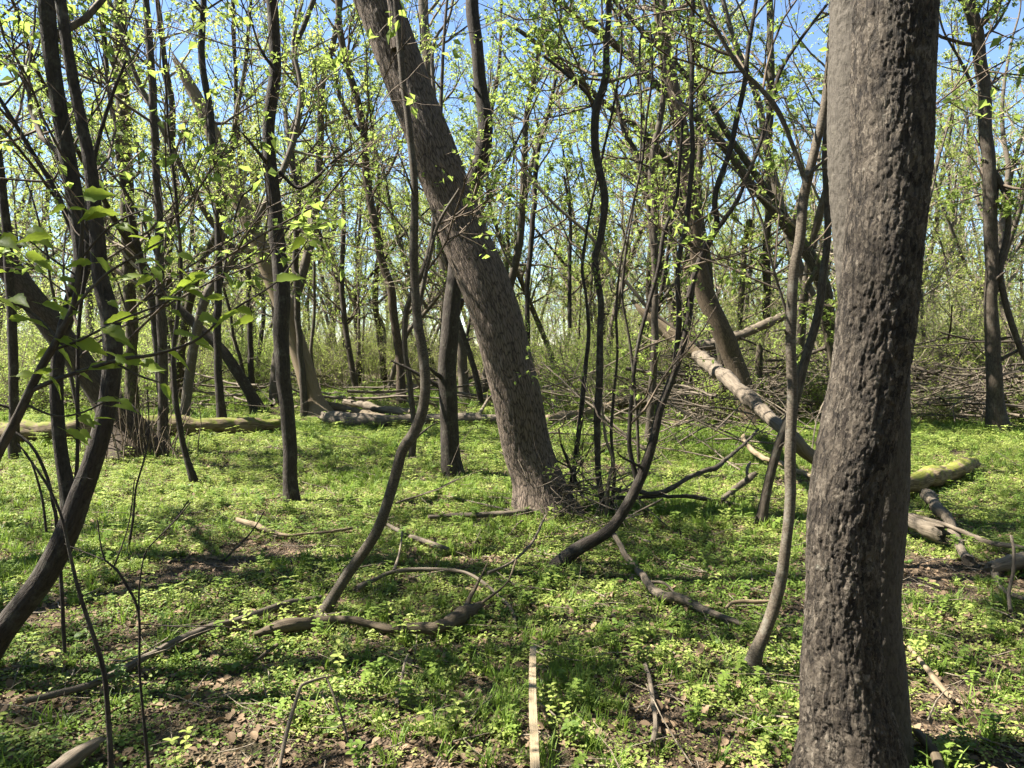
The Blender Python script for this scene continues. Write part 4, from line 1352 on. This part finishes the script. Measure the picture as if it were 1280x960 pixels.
def broken_top():
    o = [x for x in bpy.data.objects if x.name == 'snapped_tree'][0]
    p = np.array([gdist(872, 445, 1.36)])
    Y0 = float(p[0])
    seg = [([(872, 445, 21), (850, 428, 22), (826, 410, 20), (806, 393, 13), (790, 375, 6)], 'pale', 0.0), ([(868, 438, 10), (845, 415, 9), (815, 390, 7), (785, 355, 6), (760, 325, 5), (735, 292, 5), (700, 262, 4), (665, 225, 4), (640, 190, 3)], 'dead', 0.15), ([(860, 436, 8), (838, 424, 8), (822, 404, 5), (812, 386, 2)], 'pale', -0.12)]
    for pts, mt, dy in seg:
        l = smooth_line(px_line(pts, (Y0 + dy, Y0 + dy + 0.35)), 0.04)
        g = Geo().add(*tube(l, 10, flare_bark(0.008, 25, 3, 0, hump=0.2)))
        c = g.build('splintered_top' if mt == 'pale' else 'snapped_limb', M[mt], o, np.array(o.location))


broken_top()
lying('hanging_log', 'brown log propped up behind the brown leaning trunk', [(846, 436, 14), (880, 432, 15), (912, 424, 13), (950, 408, 12), (985, 393, 12), (1015, 380, 11)], 'dead', 'log', d=15.5, sides=14, step=0.08)
lying('mossy_log', 'long green mossy log low in the dead branch bank on the right', [(862, 499, 8, 0.12), (905, 497, 10, 0.14), (955, 490, 12, 0.2), (1040, 487, 13, 0.2), (1130, 492, 14, 0.2), (1190, 499, 14, 0.15), (1238, 507, 12, 0.1)], 'deadmoss', 'log', sides=16, step=0.08)
lying('mossy_short_log', 'short mossy log with a broken end in the grass right of the rough tree', [(1110, 612, 24), (1145, 603, 27), (1175, 593, 25), (1200, 584, 22), (1216, 579, 15)], 'deadmoss', 'log', sides=20, step=0.03, rough=0.2)
lying('mossy_post', 'short upright mossy stub in front of the dead branch bank', [(950, 520, 8), (950, 480, 8), (949, 450, 9), (950, 432, 7)], 'mossy', 'stump', d=14.2)

# near branches
lying('curved_branch', 'long pale curved branch lying across the lower left', [(34, 875, 7.6), (70, 868, 9.3), (127, 850, 10.2), (189, 817, 10.2), (237, 795, 11.0), (270, 783, 10.2), (302, 774, 9.3), (361, 754, 7.6), (400, 747, 6.0)], 'dead', sides=14)
lying('rotten_branch', 'dark rotten branch swelling to a pale knotty end in the centre foreground', [(318, 792, 7), (350, 784, 13), (400, 776, 12), (440, 775, 11), (480, 782, 12), (515, 787, 14), (545, 784, 18), (566, 775, 20), (584, 766, 17), (602, 757, 10)], 'rot', sides=16, rough=0.2, forks=([(577, 770, 9), (586, 750, 7, 0.1), (600, 722, 5, 0.2), (609, 705, 4, 0.26)], [(585, 768, 6), (610, 748, 5, 0.09), (634, 728, 4, 0.16), (645, 700, 3, 0.25)]))
lying('arched_branch', 'thin arched branch raised over the ground beside the winding sapling', [(446, 735, 7.2), (470, 724, 6.4, 0.06), (492, 714, 5.6, 0.09), (533, 711, 5.6, 0.10), (575, 714, 4.8, 0.10), (600, 725, 4.8, 0.08), (628, 748, 4.8, 0.05), (641, 765, 4.0, 0.04), (646, 788, 3.2, 0.02)], 'dead', forks=([(492, 714, 4.8, 0.09), (499, 690, 3.2, 0.16), (503, 665, 2.4, 0.24)], [(610, 717, 4.0, 0.10), (640, 702, 4.0, 0.14), (662, 682, 4.0, 0.2), (672, 665, 3.2, 0.26), (682, 645, 3.2, 0.3)]))
lying('level_branch', 'straight grey branch lying level before the foot of the leaning trunk', [(536, 646, 5), (570, 644, 6), (610, 644, 7), (650, 641, 7), (685, 637, 6), (714, 634, 5)], 'dead')
lying('short_pale_branch', 'short pale branch on the grass right of the winding sapling', [(484, 656, 5), (500, 664, 6), (518, 672, 6), (540, 680, 6), (560, 686, 4)], 'dead')
lying('thin_pale_branch', 'thin pale bent branch in the grass left of the winding sapling', [(297, 651, 6), (320, 657, 7), (342, 665, 5), (361, 669, 4), (400, 666, 3), (440, 660, 3)], 'pale')
lying('straight_branch', 'straight brown branch running from the tangle down to the right', [(762, 660, 8.0, 0.25), (778, 688, 8.8, 0.14), (795, 710, 9.6), (822, 742, 10.4), (845, 748, 10.4), (870, 757, 9.6), (900, 769, 8.0), (930, 780, 6.4)], 'dead', sides=12, forks=([(812, 728, 4.0), (832, 730, 4.0, 0.05), (846, 746, 3.2, 0.05), (832, 741, 2.4, 0.02)],))
lying('low_sweeping_branch', 'dark branch sweeping right from the tangle and curling up', [(764, 612, 8, 0.28), (790, 614, 7, 0.22), (826, 616, 7, 0.2), (845, 607, 6, 0.26), (870, 593, 6, 0.32), (895, 584, 6, 0.36), (912, 570, 5, 0.42), (930, 556, 4, 0.48), (948, 536, 3, 0.56)], 'grey')
lying('level_dark_branch', 'dark level branch just below the sweeping branch', [(768, 622, 6, 0.16), (810, 622, 6, 0.14), (855, 620, 6, 0.12), (890, 625, 5, 0.05), (930, 633, 4, 0.02)], 'grey')
lying('pale_slanting_branch', 'pale branch slanting down from the broken trunk to the thin dark stem', [(928, 547, 6, 0.3), (940, 562, 7, 0.2), (955, 572, 7, 0.14), (985, 583, 7, 0.1), (1014, 597, 7, 0.04)], 'pale')
lying('root_piece', 'grey broken root standing up from the grass right of the tangle', [(903, 624, 8), (916, 614, 9, 0.08), (928, 604, 9, 0.14), (938, 596, 9, 0.2), (944, 592, 6, 0.23)], 'dead', forks=([(936, 598, 5, 0.18), (934, 588, 4, 0.25), (937, 578, 3, 0.3)],))
lying('curled_stick', 'thin curled pale stick lying left of the swollen foot', [(907, 760, 4), (915, 754, 5), (930, 752, 5), (945, 752, 5), (962, 751, 4)], 'pale')
lying('grey_broken_branch', 'grey broken branch standing out of the grass at the right', [(1160, 620, 13, 0.10), (1172, 636, 13, 0.12), (1184, 650, 13, 0.10), (1196, 668, 11, 0.06), (1204, 690, 10, 0.03), (1210, 700, 14)], 'dead', sides=12, rough=0.2)
lying('long_thin_pole', 'long thin pale branch reaching to the right edge', [(1140, 645, 6, 0.1), (1180, 656, 6, 0.1), (1218, 670, 6, 0.09), (1250, 680, 6, 0.08), (1300, 688, 6, 0.06)], 'dead')
lying('gnarled_root', 'gnarled broken root end at the right edge', [(1320, 699, 20, 0.05), (1290, 699, 19, 0.07), (1262, 704, 18, 0.08), (1240, 709, 13, 0.08)], 'dead', sides=16, rough=0.3)
lying('curved_stick', 'thin curved stick under the gnarled root end', [(1243, 714, 9, 0.05), (1247, 727, 8, 0.03), (1258, 740, 7), (1290, 752, 6)], 'dead')
lying('dead_stem', 'thin dead stem standing beside the gnarled root', [(1262, 764, 5), (1262, 735, 5, 0.12), (1268, 700, 4, 0.26), (1264, 670, 3, 0.36)], 'dead')
lying('pale_stick', 'straight pale stick lying right of the rough tree', [(1137, 810, 6), (1152, 828, 7), (1170, 850, 8), (1190, 873, 6)], 'pale')
lying('short_stick', 'short thin stick low to the right of the wooden lath', [(806, 832, 5), (812, 850, 5), (816, 880, 7), (820, 905, 7), (816, 928, 9)], 'dead')
lying('dark_broken_limb', 'dark broken limb in the bottom right corner beside the rough tree', [(1146, 915, 8), (1160, 930, 12), (1172, 950, 14), (1180, 990, 14)], 'rot')
lying('rotten_slab', 'weathered slab of split wood in the lower left corner', [(60, 975, 22), (85, 952, 22), (108, 936, 18), (124, 926, 10)], 'dead', 'wood', rough=0.3, sides=14)
lying('thin_dark_stick', 'thin dark stick slanting in the shade left of the curved branch end', [(306, 836, 4), (325, 822, 4), (345, 806, 4)], 'rot')
lying('fallen_twig', 'small pale twig standing beside the knotty branch end', [(496, 880, 5), (501, 855, 4, 0.04), (507, 825, 4, 0.08), (510, 818, 3, 0.1)], 'dead')

# the bent dry stalk in the foreground
lying('bent_stalk', 'dry bent stalk folded over in the left foreground', [(347, 975, 5.6, 0.02), (357, 925, 5.6, 0.1), (367, 885, 4.9, 0.18), (374, 861, 4.9, 0.235), (376, 857, 4.9, 0.245), (380, 855, 4.9, 0.245), (394, 850, 4.2, 0.24), (405, 847, 3.5, 0.235), (408, 847, 2.8, 0.23)], 'dead', 'stalk', forks=([(407, 846, 2.1, 0.235), (409, 850, 2.8, 0.225), (418, 872, 2.8, 0.17), (430, 905, 2.8, 0.08), (438, 940, 2.8, 0.0)],))


def lath():
    """the pale wooden lath lying away from the viewer"""
    a = at(666.5, 809, gdist(666.5, 809, 0.13))
    b = at(668, 1010, gdist(668, 1010, 0.10))
    ax = unit(b - a)
    L = np.linalg.norm(b - a)
    s = unit(np.cross(ax, np.array([0, 0, 1.0])))
    u = np.cross(s, ax)
    w, t = 0.0165, 0.006
    g = Geo()
    n = 22
    rng = np.random.default_rng(2)
    rows, A = [], []
    for i in range(n + 1):
        q = i / n
        c = a + ax * L * q + s * (0.004 * math.sin(q * 5) + rng.normal(0, 0.0004)) + u * 0.006 * math.sin(q * 3)
        ww = w * (0.94 + 0.08 * q) * (1 + rng.normal(0, 0.012))
        k = 0.18
        for (x, y) in ((-1, -1 + k), (-1, 1 - k), (-1 + k * 0.4, 1), (1 - k * 0.4, 1), (1, 1 - k), (1, -1 + k), (1 - k * 0.4, -1), (-1 + k * 0.4, -1)):
            rows.append(c + s * ww * x + u * t * y)
            A.append((ww * x, t * y, L * q))
    i = np.arange(n)[:, None] * 8
    j = np.arange(8)[None]
    k = (j + 1) % 8
    Q = np.stack([i + j, i + k, i + k + 8, i + j + 8], -1).reshape(-1, 4)
    e = n * 8
    T = [(0, q, q + 1) for q in range(1, 7)] + [(e, e + q + 1, e + q) for q in range(1, 7)]
    o = g.add(rows, Q, T, A).build('wooden_lath', M['lath'], None, np.array([b[0], b[1], 0.0]), smooth=False)
    tag(o, 'pale sawn wooden lath pointing away from the viewer at the bottom centre', 'lath')


lath()


# ---- dead branches heaped in the background: a tangle nobody could count
def tangle(name, label, n, xr, yr, hz, rr, seed, mat, L0=0.8, L1=3.2, lean=0.12):
    rng = np.random.default_rng(seed)
    Y = rng.uniform(*yr, n)
    X = (rng.uniform(*xr, n) - 640) / F_PX * Y
    h = hz * rng.random(n) ** 1.6
    a = rng.normal(0, 0.9, n) + np.where(rng.random(n) < 0.5, 0, math.pi)
    L = rng.uniform(L0, L1, n)
    D = np.stack([np.cos(a), np.sin(a), rng.normal(0, lean, n)], -1)
    S = np.stack([X, Y, terrain(X, Y) + 0.03 + h], -1) - D * (L / 2)[:, None]
    S[:, 2] = np.maximum(S[:, 2], 0.0)
    P = curves(S, D, L, 7, 0.09, 0.0, rng)
    R = (rr[0] + (rr[1] - rr[0]) * rng.random((n, 1)) ** 2.2) * np.linspace(1, 0.5, 7)
    g = Geo().add(*tubes(P, R, 6))
    S, D, r, t = spawn(P, R, 3, 0.2, 1, 0.8, rng)
    P2 = curves(S, D, 0.2 + 0.6 * rng.random(len(t)), 4, 0.15, 0.02, rng)
    g.add(*tubes(P2, (r * 0.5)[:, None] * np.linspace(1, 0.4, 4), 4))
    o = g.build(name, M[mat])
    o['kind'] = 'stuff'
    o['label'] = label
    o['category'] = 'dead branches'


tangle('brush_bank', 'bank of heaped dead branches on the right behind the rough tree', 480, (850, 1330), (13.6, 19), 1.0, (0.008, 0.05), 71, 'dead')
tangle('dark_brush', 'dark heaped dead branches beneath the far trees on the right', 420, (840, 1330), (14.5, 21), 1.5, (0.008, 0.045), 72, 'grey')
tangle('slanting_deadwood', 'thin slanting dead stems standing out of the dead branch bank on the right', 90, (860, 1330), (13.4, 18), 0.5, (0.006, 0.02), 76, 'dead', 0.8, 2.6, 0.9)
tangle('leaning_deadwood', 'thin dead branches leaning and lying between the leaning trunk and the broken pale trunk', 110, (690, 1010), (9.5, 15), 0.8, (0.005, 0.022), 77, 'dead', 0.8, 2.8, 0.45)
tangle('far_brush', 'scattered dead branches on the ground behind the fallen logs', 200, (-20, 860), (15.5, 25), 0.5, (0.008, 0.045), 73, 'dead')
tangle('near_tangle', 'tangle of thin dead twigs round the foot of the thin upright stem', 60, (690, 800), (6.0, 7.4), 0.35, (0.003, 0.011), 74, 'dead', 0.4, 1.3, 0.5)
tangle('grass_sticks', 'thin dead branches lying in the sunny clearing', 40, (300, 960), (6, 13), 0.04, (0.004, 0.012), 75, 'dead', 0.4, 1.5, 0.03)


# ------------------------------------------------------------------ the near sapling on the left with its separate leaves
def big_leaf_mesh(seed):
    rng = np.random.default_rng(seed)
    n = 9
    t = np.linspace(0, 1, n)
    hw = 0.27 * np.sin(np.pi * t ** 0.7) * (1 - 0.3 * t)
    hw[0] = hw[-1] = 0
    hw = hw * (1 + 0.12 * np.where(np.arange(n) % 2, 1, -1) * (hw > 0))
    z = -0.28 * t ** 2
    mid = np.stack([t, np.zeros(n), z], -1)
    l = np.stack([t, hw, z + hw * 0.35 + rng.normal(0, 0.015, n)], -1)
    r = np.stack([t, -hw, z + hw * 0.35 + rng.normal(0, 0.015, n)], -1)
    st = np.array([[-0.3, 0, 0.02], [-0.3, 0.012, 0.02], [0, 0.012, 0], [0, -0.012, 0]])
    V = np.vstack([mid, l, r, st])
    i = np.arange(n - 1)
    Q = np.vstack([np.stack([i, i + 1, n + i + 1, n + i], -1), np.stack([i + 1, i, 2 * n + i, 2 * n + i + 1], -1), [[3 * n, 3 * n + 1, 3 * n + 2, 3 * n + 3]]])
    return Geo().add(V, Q).mesh('leaf', M['bigleaf'])


M['bigleaf'] = leaf_mat('broad_young_leaf', (0.07, 0.12, 0.016), (0.19, 0.23, 0.035), 0.5, (0.30, 0.38, 0.04), 0.45)
BIG = [big_leaf_mesh(k) for k in range(3)]


def near_sapling():
    d = 2.15
    base = np.array([*at(-40, 760, d)[:2], 0.0])
    base[2] = float(terrain(base[0], base[1]))
    t = thing('leafy_sapling', 'near sapling branch with broad young green leaves reaching in from the left edge', 'sapling', base)
    B = [([(-70, 1090, 22), (-60, 900, 19), (-40, 700, 17), (-12, 590, 16), (20, 525, 15), (50, 462, 13), (72, 424, 12), (92, 380, 9), (100, 320, 7), (104, 262, 5)], d),
         ([(22, 520, 8), (34, 493, 8), (69, 475, 7), (120, 458, 6), (155, 448, 6), (189, 444, 5), (240, 428, 4), (270, 405, 4), (295, 385, 3), (347, 351, 3), (385, 300, 2)], d),
         ([(72, 424, 6), (50, 400, 5), (20, 380, 4), (-20, 372, 4)], d), ([(92, 385, 5), (130, 345, 4), (170, 320, 3), (205, 300, 3)], d),
         ([(100, 325, 4), (130, 290, 3), (160, 270, 3), (185, 262, 2)], d), ([(60, 440, 4), (100, 425, 4), (150, 400, 3), (190, 385, 3), (220, 372, 2)], d),
         ([(96, 345, 3), (60, 320, 3), (35, 300, 2), (10, 290, 2)], d), ([(140, 452, 3), (175, 470, 3), (200, 478, 2)], d), ([(30, 505, 4), (70, 520, 3), (105, 515, 3), (135, 500, 2)], d)]
    tips = []
    for k, (pts, dd) in enumerate(B):
        l = smooth_line(px_line(pts, dd), 0.02)
        Geo().add(*tube(l, 10 if k < 2 else 6, flare_bark(0.0006, 60, 20, 0, hump=0.1), seed=k)).build('stem' if k == 0 else 'branch', M['grey'], t, base)
    rng = np.random.default_rng(12)
    spots = [(150, 268, 34), (133, 262, 28), (172, 275, 24), (104, 245, 26), (60, 292, 30), (38, 285, 34), (20, 296, 26), (86, 262, 20), (40, 325, 24), (15, 372, 30), (52, 380, 28), (30, 400, 24), (75, 395, 26), (110, 372, 24), (140, 352, 26), (168, 330, 22), (120, 322, 28),
             (185, 322, 24), (205, 298, 24), (198, 375, 30), (228, 362, 26), (168, 396, 28), (130, 410, 34), (95, 425, 30), (62, 428, 30), (150, 445, 26), (110, 462, 34), (175, 452, 28), (205, 438, 30), (240, 422, 24), (262, 345, 40), (250, 395, 24), (300, 390, 34), (318, 398, 22), (345, 352, 28),
             (388, 302, 24), (380, 297, 22), (120, 503, 26), (140, 508, 24), (82, 538, 26), (100, 520, 22), (200, 480, 22), (8, 340, 24), (-8, 372, 26), (190, 345, 20), (220, 335, 20), (280, 372, 20), (60, 470, 24), (20, 470, 26), (160, 296, 22), (130, 440, 22), (70, 350, 22), (0, 300, 24)]
    spots = spots + [(x + rng.normal(0, 14), y + rng.normal(0, 12), q * rng.uniform(0.5, 0.85)) for x, y, q in spots]
    for k, (px, py, s) in enumerate(spots):
        p = at(px, py, d + rng.normal(0, 0.06))
        o = bpy.data.objects.new('leaf', BIG[k % 3])
        COL.objects.link(o)
        o.parent = t
        o.location = p - base
        L = s * d / F_PX * 1.3
        o.scale = (L, L * rng.uniform(0.8, 1.1), L)
        o.rotation_euler = (rng.normal(0.55, 0.4), rng.normal(0.2, 0.3), rng.uniform(-0.7, 0.7) + (math.pi if rng.random() < 0.25 else 0))


near_sapling()


def whip(name, label, pts, d, mat='grey', forks=(), H=0, cr=None):
    return tree(name, label, pts, d, mat, H, 'leaf', 8, 0.03, None, [(f, d) for f in forks], cr, 'sapling')


whip('thin_whip', 'thin dark bare shoot rising from the bottom left corner to the forked tree', [(140, 990, 10), (138, 940, 9), (134, 880, 8), (130, 840, 8), (122, 810, 7), (112, 780, 7), (98, 735, 6), (87, 690, 5), (75, 640, 4), (55, 600, 4), (30, 565, 3)], 2.45, 'dark')
whip('branched_whip', 'thin branching bare shoot in the left foreground beside the thin dark shoot', [(187, 985, 5), (184, 940, 5), (178, 880, 4), (174, 836, 4), (174, 781, 4), (170, 755, 4), (160, 735, 4), (146, 712, 4), (131, 700, 3), (125, 675, 2), (122, 650, 2)], 2.5, 'dark',
     ([(143, 707, 3), (155, 675, 2), (163, 645, 2), (168, 600, 2)], [(174, 780, 3), (174, 735, 3), (180, 695, 2), (186, 684, 2), (215, 655, 2), (238, 628, 2)], [(174, 780, 2), (225, 783, 2), (280, 783, 2), (312, 790, 1.6)], [(131, 700, 2), (105, 690, 2), (80, 680, 1.6)]))
whip('arching_shoot', 'bare arching shoot beside the forked tree at the left', [(72, 665, 6), (66, 630, 5), (60, 600, 5), (45, 565, 5), (30, 548, 4), (10, 535, 4)], 3.6, 'dark', ([(58, 665, 4), (52, 620, 4), (38, 575, 3), (22, 555, 3)],))
whip('thin_clearing_stem', 'very thin bare stem standing in the grass right of the forked tree', [(160, 690, 4), (166, 650, 4), (170, 610, 3), (180, 575, 3), (186, 540, 2), (184, 480, 2)], None, 'dark', ([(205, 665, 2), (222, 645, 2), (236, 625, 2)],))
whip('forked_twig', 'small bare forked twig standing in the grass by the thin pale branch', [(278, 702, 3), (292, 688, 3), (305, 675, 3), (318, 660, 2), (330, 640, 2)], None, 'dark', ([(290, 690, 2), (278, 700, 2), (262, 698, 1.6)],))
for k, (px, py, h) in enumerate([(792, 618, 300), (783, 612, 250), (803, 600, 220), (735, 602, 160), (772, 590, 330), (762, 622, 280)]):
    pass
whip('tangle_shoot', 'thin grey shoot leaning right out of the dead twig tangle', [(765, 628, 6), (768, 590, 5), (764, 540, 5), (768, 490, 4), (772, 440, 4), (770, 390, 4), (776, 330, 3), (790, 260, 3)], 6.9, 'grey', (), 4.0, dict(SPARSE, n1=7, L1=0.8))
whip('tangle_whip', 'thin pale shoot beside the grey shoot in the dead twig tangle', [(758, 632, 7), (762, 600, 6), (766, 575, 5), (757, 545, 4), (752, 500, 3)], 6.6, 'dead')
whip('straight_shoot', 'thin straight shoot between the twig tangle and the bowed sapling', [(799, 590, 5), (797, 540, 5), (793, 480, 5), (786, 420, 4), (778, 370, 4), (782, 320, 4), (790, 270, 3)], 8.6, 'grey', (), 5.2, dict(SPARSE, n1=9, L1=1.0))
